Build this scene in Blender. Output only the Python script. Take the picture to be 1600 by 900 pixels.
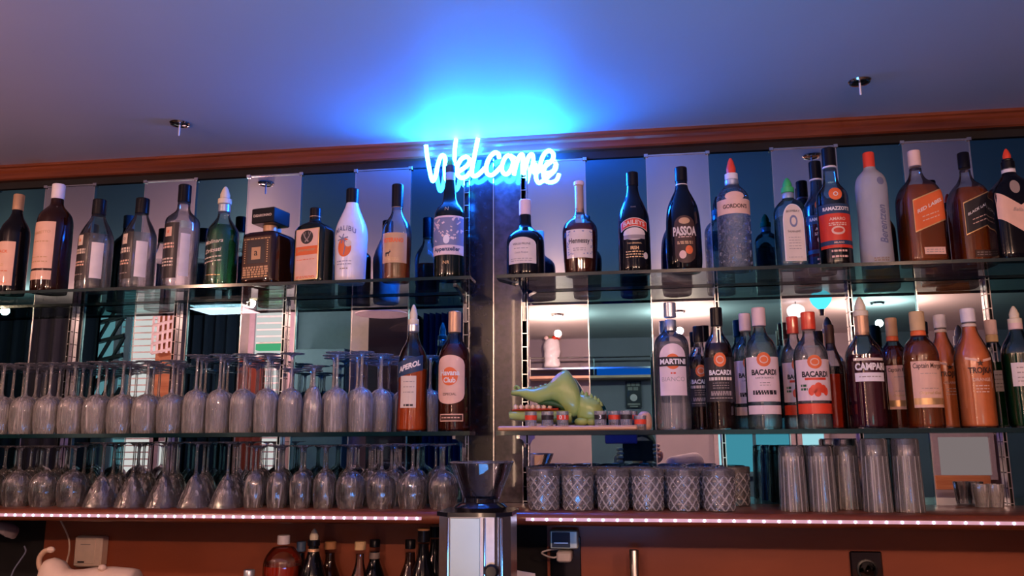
import bpy, math, random
from mathutils import Vector, Matrix
PI = math.pi
random.seed(7)
SC = bpy.context.scene
for _o in list(bpy.data.objects): bpy.data.objects.remove(_o)
COL = SC.collection

# ------------------------------------------------------------------ camera
F = 1272.0
CAM = Vector((0, -2.15, 1.45))
yaw, pitch, roll = math.radians(8.0), math.radians(10.5), math.radians(0.3)
cw = Vector((-math.sin(yaw)*math.cos(pitch), math.cos(yaw)*math.cos(pitch), math.sin(pitch)))
r0 = Vector((math.cos(yaw), math.sin(yaw), 0)); u0 = r0.cross(cw)
cr = r0*math.cos(roll) - u0*math.sin(roll); cu = u0*math.cos(roll) + r0*math.sin(roll)
cd = bpy.data.cameras.new('camera'); cam = bpy.data.objects.new('camera', cd); COL.objects.link(cam)
cd.sensor_fit = 'HORIZONTAL'; cd.sensor_width = 36; cd.lens = F/1600*36; cd.clip_start = 0.02; cd.clip_end = 60
cam.matrix_world = Matrix(((cr.x, cu.x, -cw.x, CAM.x), (cr.y, cu.y, -cw.y, CAM.y), (cr.z, cu.z, -cw.z, CAM.z), (0, 0, 0, 1)))
SC.camera = cam
def at(px, py, Y):
    d = cw*F + cr*(px-800) - cu*(py-450)
    return CAM + d*((Y-CAM.y)/d.y)
def refl(px, py, D):
    "point of the real room, D metres in front of the mirror wall, that is seen in the mirror at this place"
    p = at(px, py, D); return Vector((p.x, -D, p.z))

# ------------------------------------------------------------------ world, exposure, lights
w = bpy.data.worlds.new('world'); SC.world = w; w.use_nodes = True
w.node_tree.nodes['Background'].inputs[0].default_value = (0.02, 0.02, 0.04, 1)
w.node_tree.nodes['Background'].inputs[1].default_value = 1.0
SC.view_settings.view_transform = 'Standard'; SC.view_settings.look = 'None'
SC.view_settings.exposure = 0.16; SC.view_settings.gamma = 1.0; SC.view_settings.use_curve_mapping = False
SC.cycles.max_bounces = 24; SC.cycles.transmission_bounces = 20; SC.cycles.glossy_bounces = 10
SC.cycles.diffuse_bounces = 3; SC.cycles.transparent_max_bounces = 32
SC.cycles.caustics_reflective = False; SC.cycles.caustics_refractive = False
SC.cycles.sample_clamp_indirect = 6.0
WARM = (1.0, 0.56, 0.38)
PURP = (0.78, 0.42, 0.85)
NEON_COL = (0.009, 0.17, 1.0); NEON_PW = 225.0
KEY = [  # warm lamps of the bar room: x, y, z, watts, colour
    (0.35, -3.25, 2.2, 48, WARM), (-0.45, -3.25, 2.2, 40, WARM), (1.55, -3.1, 2.2, 40, WARM),
    (-1.9, -1.75, 2.2, 20, WARM), (-3.3, -1.75, 2.2, 12, WARM)]
AREA = [  # coloured washes added to tint the ceiling, no fixtures: x, y, z, sx, sy, watts, colour
    (-2.1, -1.9, 1.55, .3, .3, 14, (1.0, 0.46, 0.42)), (-.1, -1.2, 1.1, .4, .4, 7, (.07, .36, 1.0))]

def light(name, kind, loc, energy, col, **kw):
    l = bpy.data.lights.new(name, kind); l.energy = energy; l.color = col
    for k, v in kw.items(): setattr(l, k, v)
    o = bpy.data.objects.new(name, l); COL.objects.link(o); o.location = loc
    return o
for i, (x, y, z, e, c) in enumerate(KEY):
    light('room_lamp_light', 'POINT', (x, y, z-.06), e, c, shadow_soft_size=.022)
for (x, y, z, sx, sy, e, c) in AREA:
    o = light('added_wash_light', 'AREA', (x, y, z), e, c, size=sx); o.rotation_euler = (PI, 0, 0)

# ------------------------------------------------------------------ materials
def nodes(name):
    m = bpy.data.materials.new(name); m.use_nodes = True
    nt = m.node_tree; return m, nt, nt.nodes, nt.links
def pm(name, col, rough=.5, metal=0, coat=0, trans=0, ior=1.45, em=None, es=0, var=.06, vs=30, bump=0, spec=None, alpha=None):
    "principled surface whose colour wanders a little with a procedural noise"
    m, nt, N, L = nodes(name); b = N['Principled BSDF']
    b.inputs['Roughness'].default_value = rough; b.inputs['Metallic'].default_value = metal
    b.inputs['Coat Weight'].default_value = coat; b.inputs['Transmission Weight'].default_value = trans
    b.inputs['IOR'].default_value = ior
    if spec is not None: b.inputs['Specular IOR Level'].default_value = spec
    n = N.new('ShaderNodeTexNoise'); n.inputs['Scale'].default_value = vs; n.inputs['Detail'].default_value = 4
    tc = N.new('ShaderNodeTexCoord'); L.new(tc.outputs['Object'], n.inputs['Vector'])
    r = N.new('ShaderNodeValToRGB'); L.new(n.outputs['Fac'], r.inputs['Fac'])
    r.color_ramp.elements[0].position = .3; r.color_ramp.elements[1].position = .7
    r.color_ramp.elements[0].color = tuple(c*(1-var) for c in col[:3])+(1,)
    r.color_ramp.elements[1].color = tuple(min(1, c*(1+var)) for c in col[:3])+(1,)
    L.new(r.outputs['Color'], b.inputs['Base Color'])
    if em:
        b.inputs['Emission Color'].default_value = (*em, 1); b.inputs['Emission Strength'].default_value = es
    if bump:
        bp = N.new('ShaderNodeBump'); bp.inputs['Strength'].default_value = bump; bp.inputs['Distance'].default_value = .004
        L.new(n.outputs['Fac'], bp.inputs['Height']); L.new(bp.outputs['Normal'], b.inputs['Normal'])
    return m
def emis(name, col, s):
    m, nt, N, L = nodes(name); N.remove(N['Principled BSDF']); e = N.new('ShaderNodeEmission')
    e.inputs[0].default_value = (*col, 1); e.inputs[1].default_value = s
    L.new(e.outputs[0], N['Material Output'].inputs[0]); return m
def glass(name, col, ior=1.45, rough=0.0, bump=0, bs=40):
    m, nt, N, L = nodes(name); N.remove(N['Principled BSDF']); g = N.new('ShaderNodeBsdfGlass')
    g.inputs['Color'].default_value = (*col, 1); g.inputs['IOR'].default_value = ior; g.inputs['Roughness'].default_value = rough
    if bump:
        tc = N.new('ShaderNodeTexCoord'); n = N.new('ShaderNodeTexVoronoi'); n.inputs['Scale'].default_value = bs
        L.new(tc.outputs['Object'], n.inputs['Vector']); bp = N.new('ShaderNodeBump')
        bp.inputs['Strength'].default_value = bump; bp.inputs['Distance'].default_value = .004
        L.new(n.outputs['Distance'], bp.inputs['Height']); L.new(bp.outputs['Normal'], g.inputs['Normal'])
    L.new(g.outputs[0], N['Material Output'].inputs[0]); return m
def thin(name, col, edge, gloss=.10, rough=.03, bump=0, bs=60, kf=.9):
    "thin clear glass wall: see-through, thicker and darker where it turns away, mirror-like at grazing angles"
    m, nt, N, L = nodes(name); N.remove(N['Principled BSDF'])
    lw = N.new('ShaderNodeLayerWeight'); lw.inputs['Blend'].default_value = .5
    rp = N.new('ShaderNodeValToRGB'); L.new(lw.outputs['Facing'], rp.inputs['Fac'])
    rp.color_ramp.elements[0].color = (*col, 1); rp.color_ramp.elements[1].color = (*edge, 1)
    rp.color_ramp.elements[0].position = .35; rp.color_ramp.elements[1].position = .97
    t = N.new('ShaderNodeBsdfTransparent'); L.new(rp.outputs['Color'], t.inputs[0])
    g = N.new('ShaderNodeBsdfGlossy'); g.inputs['Roughness'].default_value = rough
    fr = N.new('ShaderNodeFresnel'); fr.inputs['IOR'].default_value = 1.5
    ad = N.new('ShaderNodeMath'); ad.operation = 'MULTIPLY_ADD'; ad.inputs[1].default_value = kf; ad.inputs[2].default_value = gloss*.3
    L.new(fr.outputs[0], ad.inputs[0])
    mx = N.new('ShaderNodeMixShader'); L.new(ad.outputs[0], mx.inputs[0]); L.new(t.outputs[0], mx.inputs[1]); L.new(g.outputs[0], mx.inputs[2])
    if bump:
        tc = N.new('ShaderNodeTexCoord'); n = N.new('ShaderNodeTexNoise'); n.inputs['Scale'].default_value = bs
        n.inputs['Distortion'].default_value = 3
        L.new(tc.outputs['Object'], n.inputs['Vector']); bp = N.new('ShaderNodeBump')
        bp.inputs['Strength'].default_value = bump; bp.inputs['Distance'].default_value = .004
        L.new(n.outputs['Fac'], bp.inputs['Height']); L.new(bp.outputs['Normal'], g.inputs['Normal']); L.new(bp.outputs['Normal'], lw.inputs['Normal']); L.new(bp.outputs['Normal'], fr.inputs['Normal'])
    L.new(mx.outputs[0], N['Material Output'].inputs[0]); return m
def mirror(name, col):
    m, nt, N, L = nodes(name); N.remove(N['Principled BSDF']); g = N.new('ShaderNodeBsdfGlossy')
    g.inputs['Color'].default_value = (*col, 1); g.inputs['Roughness'].default_value = 0.0
    n = N.new('ShaderNodeTexNoise'); n.inputs['Scale'].default_value = 9; tc = N.new('ShaderNodeTexCoord'); L.new(tc.outputs['Object'], n.inputs['Vector'])
    mr = N.new('ShaderNodeMapRange'); mr.inputs[1].default_value = .45; mr.inputs[2].default_value = .8; mr.inputs[3].default_value = 0; mr.inputs[4].default_value = .006
    L.new(n.outputs['Fac'], mr.inputs[0]); L.new(mr.outputs[0], g.inputs['Roughness'])
    L.new(g.outputs[0], N['Material Output'].inputs[0]); return m
def woodm(name, dark, lite, scale=3, rough=.35, coat=.3, axis='X', stretch=14):
    m, nt, N, L = nodes(name); b = N['Principled BSDF']
    tc = N.new('ShaderNodeTexCoord'); mp = N.new('ShaderNodeMapping'); L.new(tc.outputs['Object'], mp.inputs[0])
    s = [stretch]*3; s['XYZ'.index(axis)] = 1; mp.inputs['Scale'].default_value = s
    n = N.new('ShaderNodeTexNoise'); n.inputs['Scale'].default_value = scale; n.inputs['Detail'].default_value = 6; n.inputs['Distortion'].default_value = .4
    L.new(mp.outputs[0], n.inputs['Vector'])
    r = N.new('ShaderNodeValToRGB'); r.color_ramp.elements[0].position = .3; r.color_ramp.elements[1].position = .72
    r.color_ramp.elements[0].color = (*dark, 1); r.color_ramp.elements[1].color = (*lite, 1)
    L.new(n.outputs['Fac'], r.inputs['Fac']); L.new(r.outputs['Color'], b.inputs['Base Color'])
    b.inputs['Roughness'].default_value = rough; b.inputs['Coat Weight'].default_value = coat; b.inputs['Coat Roughness'].default_value = .15
    return m

M = {}
M['ceiling'] = pm('ceiling_paint', (.62, .60, .64), .55, var=.02, vs=3)
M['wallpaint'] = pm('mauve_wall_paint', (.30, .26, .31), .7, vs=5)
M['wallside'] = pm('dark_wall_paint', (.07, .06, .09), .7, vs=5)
M['floor'] = woodm('dark_floor', (.05, .03, .02), (.10, .06, .04))
M['wood'] = woodm('red_brown_wood', (.10, .023, .010), (.24, .058, .022), 3, .32, .4)
M['woodflat'] = woodm('red_brown_panel', (.25, .052, .020), (.36, .082, .030), 2, .5, .1, 'X', 5)
M['woodlight'] = woodm('pale_board', (.62, .34, .22), (.78, .48, .34), 4, .5, 0)
M['orangewood'] = woodm('orange_slats', (.40, .13, .05), (.60, .24, .10), 4, .5, 0)
M['black'] = pm('black_plastic', (.012, .012, .016), .35)
M['blackgloss'] = pm('black_gloss', (.008, .008, .012), .12, coat=.5)
M['void'] = pm('dark_recess', (.01, .008, .01), .8)
M['mirror'] = mirror('clear_mirror', (.66, .70, .80))
M['teal'] = mirror('teal_tinted_mirror', (.09, .26, .35))
M['bevel'] = pm('mirror_edge', (.75, .78, .8), .15, 1)
M['granite'] = pm('dark_polished_stone', (.010, .009, .013), .14, coat=.15, var=.5, vs=60)
M['granite2'] = pm('brown_polished_stone', (.040, .026, .034), .20, coat=.3, var=.4, vs=60)
M['chrome'] = pm('chrome', (.8, .8, .82), .12, 1)
M['steel'] = pm('brushed_steel', (.62, .58, .56), .3, 1, vs=80)
M['steelpale'] = pm('pale_steel_front', (.62, .78, .74), .42, .5, vs=8)
M['shelfglass'] = thin('shelf_glass', (.90, .97, .96), (.74, .90, .88), .05, .0, kf=.42)
M['shelfedge'] = pm('shelf_glass_edge', (.003, .022, .026), .15, coat=.2)
def glintglass(name, tint, haze, hz=(.97, .92, .92), bs=70, bump=.5, refr=.35, streak=.55, zs=.12, fi=1.5, cuts=0, twist=0, zmax=9, cutk=.6):
    "thin drinking glass: see-through wall, sharp reflections off slightly uneven sides, pale haze and streaks painted in for bright refraction, denser at grazing angles"
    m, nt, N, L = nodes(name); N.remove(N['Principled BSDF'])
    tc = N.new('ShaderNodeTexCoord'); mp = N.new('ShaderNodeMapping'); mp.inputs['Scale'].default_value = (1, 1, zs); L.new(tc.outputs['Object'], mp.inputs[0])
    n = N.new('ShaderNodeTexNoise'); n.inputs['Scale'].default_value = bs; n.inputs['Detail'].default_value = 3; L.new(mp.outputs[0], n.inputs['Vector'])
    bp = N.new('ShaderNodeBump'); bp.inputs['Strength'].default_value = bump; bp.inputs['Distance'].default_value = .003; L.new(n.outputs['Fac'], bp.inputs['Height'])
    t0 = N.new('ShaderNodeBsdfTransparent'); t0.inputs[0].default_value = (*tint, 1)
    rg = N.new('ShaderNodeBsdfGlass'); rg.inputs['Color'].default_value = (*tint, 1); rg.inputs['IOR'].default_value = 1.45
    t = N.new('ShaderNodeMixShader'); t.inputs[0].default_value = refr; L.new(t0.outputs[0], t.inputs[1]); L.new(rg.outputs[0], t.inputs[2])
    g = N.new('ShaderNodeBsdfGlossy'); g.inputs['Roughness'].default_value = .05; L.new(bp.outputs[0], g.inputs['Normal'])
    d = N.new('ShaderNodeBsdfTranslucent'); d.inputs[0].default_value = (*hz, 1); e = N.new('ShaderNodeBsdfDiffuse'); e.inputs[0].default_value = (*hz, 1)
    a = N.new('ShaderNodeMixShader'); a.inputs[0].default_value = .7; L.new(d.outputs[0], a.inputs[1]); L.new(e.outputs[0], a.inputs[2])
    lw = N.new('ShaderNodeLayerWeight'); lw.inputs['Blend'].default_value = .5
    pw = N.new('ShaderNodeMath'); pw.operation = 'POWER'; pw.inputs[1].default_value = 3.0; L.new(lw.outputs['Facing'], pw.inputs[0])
    mr = N.new('ShaderNodeMapRange'); mr.inputs[1].default_value = .54; mr.inputs[2].default_value = .70; mr.inputs[3].default_value = haze; mr.inputs[4].default_value = streak; L.new(n.outputs['Fac'], mr.inputs[0])  # pale base and streaks paint the brightness light would give the glass
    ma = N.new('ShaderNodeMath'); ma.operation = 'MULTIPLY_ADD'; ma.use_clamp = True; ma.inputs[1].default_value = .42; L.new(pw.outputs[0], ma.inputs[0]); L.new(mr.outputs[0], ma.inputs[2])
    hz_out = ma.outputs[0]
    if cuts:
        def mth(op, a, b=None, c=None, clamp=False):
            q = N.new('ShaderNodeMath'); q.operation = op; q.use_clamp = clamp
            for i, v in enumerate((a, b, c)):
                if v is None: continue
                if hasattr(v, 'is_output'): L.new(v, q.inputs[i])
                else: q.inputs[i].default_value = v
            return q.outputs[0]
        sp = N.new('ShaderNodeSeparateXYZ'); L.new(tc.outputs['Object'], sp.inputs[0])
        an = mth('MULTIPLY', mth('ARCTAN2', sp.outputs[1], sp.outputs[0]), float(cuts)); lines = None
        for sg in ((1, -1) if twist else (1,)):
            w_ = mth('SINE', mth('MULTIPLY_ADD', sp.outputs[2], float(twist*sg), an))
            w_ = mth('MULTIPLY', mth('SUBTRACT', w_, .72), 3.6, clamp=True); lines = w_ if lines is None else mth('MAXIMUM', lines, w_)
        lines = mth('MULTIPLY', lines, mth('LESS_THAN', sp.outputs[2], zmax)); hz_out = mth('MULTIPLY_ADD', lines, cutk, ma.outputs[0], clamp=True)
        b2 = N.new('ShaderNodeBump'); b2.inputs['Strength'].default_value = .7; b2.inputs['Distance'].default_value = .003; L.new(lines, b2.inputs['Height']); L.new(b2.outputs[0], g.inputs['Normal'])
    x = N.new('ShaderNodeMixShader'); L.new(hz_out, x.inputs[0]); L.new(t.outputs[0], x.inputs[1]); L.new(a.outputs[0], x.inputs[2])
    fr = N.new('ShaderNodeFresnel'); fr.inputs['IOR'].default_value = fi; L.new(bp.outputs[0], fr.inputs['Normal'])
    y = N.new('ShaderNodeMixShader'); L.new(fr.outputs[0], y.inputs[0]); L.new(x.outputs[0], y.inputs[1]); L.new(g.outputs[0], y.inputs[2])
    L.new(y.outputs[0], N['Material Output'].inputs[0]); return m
M['wineglass'] = glintglass('wine_glass', (.99, .99, .99), .24, bs=170, bump=.9, refr=.06, streak=.75, zs=.05, fi=1.7)
M['wineglass2'] = glintglass('clearer_wine_glass', (.99, .99, .99), .03, bs=120, bump=.9, refr=.35, streak=.45, zs=.10, fi=1.7)
M['cutglass'] = glintglass('cut_glass', (.99, .99, .99), .12, bs=90, bump=.06, refr=.15, streak=.26, zs=.3, fi=1.9, cuts=10, twist=240, zmax=.076, cutk=.42)
M['fluteglass'] = glintglass('fluted_glass', (.99, .99, .99), .10, bs=120, bump=.4, refr=.12, streak=.35, zs=.05, fi=1.8, cuts=14, zmax=.12, cutk=.5)
M['clear'] = thin('clear_bottle_glass', (.97, .98, .98), (.42, .50, .55), .18)
M['clearpat'] = thin('embossed_bottle_glass', (.93, .95, .96), (.35, .42, .48), .3, .06, 1.0, 55)
M['tinteal'] = thin('pale_blue_bottle_glass', (.50, .72, .80), (.10, .25, .33), .2)
def liquidm(name, tint, body, k=.35, rough=.06):
    "liquid: tinted see-through plus body colour standing in for light gathered inside, and a sheen"
    m, nt, N, L = nodes(name); N.remove(N['Principled BSDF'])
    t = N.new('ShaderNodeBsdfTransparent'); t.inputs[0].default_value = (*tint, 1)
    n = N.new('ShaderNodeTexNoise'); n.inputs['Scale'].default_value = 25; tc = N.new('ShaderNodeTexCoord'); L.new(tc.outputs['Object'], n.inputs['Vector'])
    r = N.new('ShaderNodeValToRGB'); L.new(n.outputs['Fac'], r.inputs['Fac']); r.color_ramp.elements[0].color = tuple(c*.8 for c in body)+(1,); r.color_ramp.elements[1].color = (*body, 1)
    d = N.new('ShaderNodeBsdfPrincipled'); L.new(r.outputs['Color'], d.inputs['Base Color']); d.inputs['Roughness'].default_value = .2
    d.inputs['Transmission Weight'].default_value = 0; d.inputs['Coat Weight'].default_value = .5
    mx = N.new('ShaderNodeMixShader'); mx.inputs[0].default_value = k; L.new(t.outputs[0], mx.inputs[1]); L.new(d.outputs[0], mx.inputs[2])  # solid colour share paints in the light a filled bottle gathers
    g = N.new('ShaderNodeBsdfGlass'); g.inputs['Color'].default_value = (*tint, 1); g.inputs['IOR'].default_value = 1.12; g.inputs['Roughness'].default_value = rough
    m2 = N.new('ShaderNodeMixShader'); m2.inputs[0].default_value = .3; L.new(mx.outputs[0], m2.inputs[1]); L.new(g.outputs[0], m2.inputs[2])
    L.new(m2.outputs[0], N['Material Output'].inputs[0]); return m
M['liq'] = liquidm('clear_spirit', (.94, .96, .98), (.80, .80, .84), .22)
M['liqblue'] = liquidm('pale_blue_spirit', (.80, .92, .95), (.55, .72, .76), .22)
M['amber'] = liquidm('amber_spirit', (.85, .36, .10), (.75, .22, .05), .38)
M['darkamber'] = liquidm('dark_amber_spirit', (.45, .10, .03), (.30, .05, .02), .35)
M['deepbrown'] = liquidm('deep_brown_spirit', (.20, .06, .03), (.05, .015, .01), .4)
M['green'] = liquidm('green_liqueur', (.25, .60, .35), (.03, .14, .06), .4)
M['greendeep'] = pm('deep_green_liqueur', (.004, .045, .012), .1, coat=.8)
M['aperol'] = pm('orange_red_aperitif', (.86, .13, .025), .15, coat=.6, trans=.35, ior=1.33)
M['orangejuice'] = pm('cloudy_orange_liqueur', (.90, .24, .075), .25, coat=.8)
M['campari'] = pm('dark_crimson_bitter', (.075, .006, .02), .08, coat=1, trans=.2)
M['redliq'] = pm('red_liqueur', (.62, .045, .015), .1, coat=.8, trans=.3, ior=1.33)
M['white'] = pm('white_coated_glass', (.82, .80, .90), .22, coat=.5)
M['frost'] = pm('frosted_glass', (.72, .72, .80), .38, coat=.3, trans=.45, ior=1.2)
M['darkgreen'] = pm('dark_green_glass', (.003, .008, .006), .07, coat=.3)
M['darkbrown'] = pm('dark_brown_glass', (.022, .006, .003), .07, coat=.3)
M['blackglass'] = pm('black_glass', (.004, .004, .007), .07, spec=.5)
M['navy'] = pm('navy_glass', (.008, .02, .05), .1, coat=1)
M['cream'] = pm('cream_paper', (.80, .66, .55), .6, coat=.5)
M['paper'] = pm('white_paper', (.84, .74, .70), .6, coat=.5)
M['pinkpaper'] = pm('blush_paper', (.86, .66, .66), .6, coat=.5)
M['peach'] = pm('peach_paper', (.88, .55, .42), .6, coat=.5)
M['tan'] = pm('tan_paper', (.62, .36, .18), .6, coat=.5)
M['gold'] = pm('gold_foil', (.72, .46, .22), .35, .6)
M['blacklabel'] = pm('black_paper', (.018, .014, .018), .5, coat=.5)
M['navylabel'] = pm('navy_paper', (.02, .05, .12), .5)
M['brownlabel'] = pm('brown_paper', (.06, .025, .018), .5)
M['orange'] = pm('orange_ink', (.85, .16, .04), .5)
M['red'] = pm('red_ink', (.72, .045, .02), .4)
M['redcap'] = pm('orange_red_cap', (.85, .07, .03), .35, coat=.3)
M['greencap'] = pm('green_pourer', (.05, .50, .16), .4)
M['creamcap'] = pm('cream_cap', (.85, .74, .55), .45)
M['whitecap'] = pm('white_cap', (.86, .80, .84), .4)
M['pinkcap'] = pm('pale_pink_cap', (.86, .62, .58), .45)
M['goldcap'] = pm('gold_cap', (.62, .38, .24), .35, .3)
M['silvercap'] = pm('silver_cap', (.62, .68, .78), .3, .7)
M['blackcap'] = pm('black_cap', (.006, .006, .010), .30, spec=.25)
M['bluecap'] = pm('slate_blue_cap', (.10, .18, .34), .45)
M['cork'] = pm('cork_brown', (.50, .24, .10), .7)
M['corkpale'] = pm('cork_pale', (.72, .50, .26), .7)
M['ink'] = pm('dark_ink', (.02, .015, .02), .5)
M['greyink'] = pm('grey_ink', (.35, .28, .26), .6)
M['whiteink'] = pm('white_ink', (.90, .84, .82), .5)
M['goldink'] = pm('gold_ink', (.70, .45, .22), .4, .3)
M['blueink'] = pm('blue_grey_ink', (.20, .22, .36), .5)
M['croc'] = pm('olive_green_plastic', (.36, .48, .13), .32, coat=.3)
M['crocdark'] = pm('dark_green_plastic', (.03, .10, .03), .4)
M['lilac'] = pm('lilac_plastic', (.55, .55, .78), .4)
M['gum'] = pm('red_plastic', (.62, .06, .03), .4)
M['tooth'] = pm('ivory_plastic', (.85, .66, .55), .4)
M['plaster'] = pm('warm_white_plastic', (.80, .62, .52), .45)
M['greyplastic'] = pm('grey_plastic', (.36, .30, .34), .5)
M['beige'] = pm('beige_hose', (.62, .42, .30), .5)
M['ledstrip'] = pm('led_strip_tape', (.62, .42, .46), .3, em=(.85, .50, .70), es=.35)
M['led'] = emis('led_glow', (.50, .62, 1.0), 14)
M['neon'] = emis('neon_tube_glow', NEON_COL, NEON_PW)
M['acrylic'] = thin('clear_acrylic', (.93, .95, 1), (.75, .85, 1), .05)
M['lampglow'] = emis('lamp_glow', (1.0, .72, .52), 26)
M['cyanglow'] = emis('cyan_lamp_glow', (.10, .75, .85), 1.6)
M['windowglow'] = emis('daylight_pane', (.42, .80, .78), 1.1)
M['blindglow'] = emis('daylit_blind', (.80, .78, .66), 1.0)

# ------------------------------------------------------------------ mesh helpers
class MB:
    def __init__(s): s.v = []; s.f = []
    def add(s, vs, fs):
        b = len(s.v); s.v += [tuple(v) for v in vs]; s.f += [tuple(i+b for i in f) for f in fs]; return s
    def box(s, x0, x1, y0, y1, z0, z1, bev=0):
        if bev <= 0:
            v = [(x0,y0,z0),(x1,y0,z0),(x1,y1,z0),(x0,y1,z0),(x0,y0,z1),(x1,y0,z1),(x1,y1,z1),(x0,y1,z1)]
            return s.add(v, [(0,3,2,1),(4,5,6,7),(0,1,5,4),(1,2,6,5),(2,3,7,6),(3,0,4,7)])
        b = bev; cx, cy = (x0+x1)/2, (y0+y1)/2; a, c = (x1-x0)/2, (y1-y0)/2
        def ring(ins, z):
            p = []
            for sx, sy in ((1,-1),(1,1),(-1,1),(-1,-1)):
                p0 = (cx+sx*(a-ins-b), cy+sy*(c-ins)); p1 = (cx+sx*(a-ins), cy+sy*(c-ins-b))
                pr = (p0, p1) if sx*sy < 0 else (p1, p0)
                p += [(q[0], q[1], z) for q in pr]
            return p
        rs = [ring(b, z0), ring(0, z0+b), ring(0, z1-b), ring(b, z1)]
        v = sum(rs, []); f = [tuple(range(7, -1, -1)), tuple(range(24, 32))]
        for k in range(3):
            for i in range(8): j = (i+1) % 8; f.append((k*8+i, k*8+j, k*8+8+j, k*8+8+i))
        return s.add(v, f)
    def lathe(s, prof, segs=28, c=(0,0,0), sec=2.0, asp=1.0, lim=None, cap0=True, cap1=True, closed=False, mod=None, rot=0):
        vs = []; fs = []; n = len(prof); R = lim or max(p[0] for p in prof)
        cs, sn = math.cos(rot), math.sin(rot)
        for r, z in prof:
            t = min(1, max(0, (r/R-.45)/.45)); e = 2+(sec-2)*t*t*(3-2*t); aa = 1+(asp-1)*t
            for k in range(segs):
                th = 2*PI*(k+.5)/segs; ca, sa = math.cos(th), math.sin(th)
                q = (abs(ca)**e+abs(sa)**e)**(-1/e) if sec != 2 else 1
                rr = r*q*(mod(th, z, r) if mod else 1); x, y = rr*ca, rr*sa*aa
                vs.append((c[0]+x*cs-y*sn, c[1]+x*sn+y*cs, c[2]+z))
        for i in range(n-1 if not closed else n):
            j = (i+1) % n
            for k in range(segs):
                l = (k+1) % segs; fs.append((i*segs+k, i*segs+l, j*segs+l, j*segs+k))
        if not closed:
            if cap0: fs.append(tuple(range(segs-1, -1, -1)))
            if cap1: fs.append(tuple((n-1)*segs+k for k in range(segs)))
        return s.add(vs, fs)
    def tube(s, pts, r, segs=8, taper=None):
        pts = [Vector(p) for p in pts]; vs = []; n = len(pts); up = Vector((0, 0, 1)); prev = None
        for i, p in enumerate(pts):
            t = (pts[min(i+1, n-1)]-pts[max(i-1, 0)]).normalized()
            a = prev - t*prev.dot(t) if prev is not None else t.cross(up)
            if a.length < 1e-4: a = t.cross(Vector((0, 1, 0)))
            a.normalize(); prev = a; b = t.cross(a); rr = r if not taper else r*taper(i/(n-1))
            for k in range(segs):
                th = 2*PI*k/segs; vs.append(p+a*math.cos(th)*rr+b*math.sin(th)*rr)
        fs = []
        for i in range(n-1):
            for k in range(segs):
                l = (k+1) % segs; fs.append((i*segs+k, (i+1)*segs+k, (i+1)*segs+l, i*segs+l))
        fs.append(tuple(range(segs))); fs.append(tuple((n-1)*segs+k for k in range(segs-1, -1, -1)))
        return s.add(vs, fs)
    def ball(s, c, rx, ry=None, rz=None, n=14, m=9):
        ry = ry or rx; rz = rz or rx; vs = []; fs = []
        for i in range(m+1):
            ph = PI*i/m
            for k in range(n):
                th = 2*PI*k/n; q = max(math.sin(ph), .02)
                vs.append((c[0]+rx*q*math.cos(th), c[1]+ry*q*math.sin(th), c[2]-rz*math.cos(ph)))
        for i in range(m):
            for k in range(n): l = (k+1) % n; fs.append((i*n+k, i*n+l, (i+1)*n+l, (i+1)*n+k))
        fs.append(tuple(range(n-1, -1, -1))); fs.append(tuple(m*n+k for k in range(n)))
        return s.add(vs, fs)
    def prism(s, poly, y0, y1):
        "poly in x,z extruded in y"
        n = len(poly); v = [(x, y0, z) for x, z in poly]+[(x, y1, z) for x, z in poly]
        f = [tuple(range(n)), tuple(range(2*n-1, n-1, -1))]
        for i in range(n): j = (i+1) % n; f.append((i, i+n, j+n, j))
        return s.add(v, f)
    def prismx(s, poly, x0, x1):
        "poly in y,z extruded in x"
        n = len(poly); v = [(x0, y, z) for y, z in poly]+[(x1, y, z) for y, z in poly]
        f = [tuple(range(n)), tuple(range(2*n-1, n-1, -1))]
        for i in range(n): j = (i+1) % n; f.append((i, i+n, j+n, j))
        return s.add(v, f)
    def loft(s, st, segs=16, yc=0):
        "stations (x, ztop, zbot, halfdepth)"
        vs = []; fs = []
        for x, zt, zb, d in st:
            for k in range(segs):
                th = 2*PI*k/segs; ca, sa = math.cos(th), math.sin(th)
                e = .8; vs.append((x, yc+d*abs(ca)**e*(1 if ca >= 0 else -1), (zt+zb)/2+(zt-zb)/2*abs(sa)**e*(1 if sa >= 0 else -1)))
        for i in range(len(st)-1):
            for k in range(segs): l = (k+1) % segs; fs.append((i*segs+k, i*segs+l, (i+1)*segs+l, (i+1)*segs+k))
        fs.append(tuple(range(segs-1, -1, -1))); fs.append(tuple((len(st)-1)*segs+k for k in range(segs)))
        return s.add(vs, fs)
    def build(s, name, mat, parent=None, smooth=True, ang=35, loc=None):
        me = bpy.data.meshes.new(name); me.from_pydata(s.v, [], s.f); me.update()
        import bmesh
        bm = bmesh.new(); bm.from_mesh(me); bmesh.ops.recalc_face_normals(bm, faces=bm.faces); bm.to_mesh(me); bm.free()
        if smooth:
            me.polygons.foreach_set('use_smooth', [True]*len(me.polygons)); me.set_sharp_from_angle(angle=math.radians(ang))
        me.materials.append(M[mat] if isinstance(mat, str) else mat)
        o = bpy.data.objects.new(name, me); COL.objects.link(o)
        if parent: o.parent = parent
        if loc: o.location = loc
        return o
def tag(o, label=None, cat=None, group=None, kind=None):
    if label: o['label'] = label
    if cat: o['category'] = cat
    if group: o['group'] = group
    if kind: o['kind'] = kind
    return o
def empty(name, loc, label, cat, group=None, rz=0):
    o = bpy.data.objects.new(name, None); COL.objects.link(o); o.location = loc; o.rotation_euler = (0, 0, rz)
    o.empty_display_size = .03
    return tag(o, label, cat, group)
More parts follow.
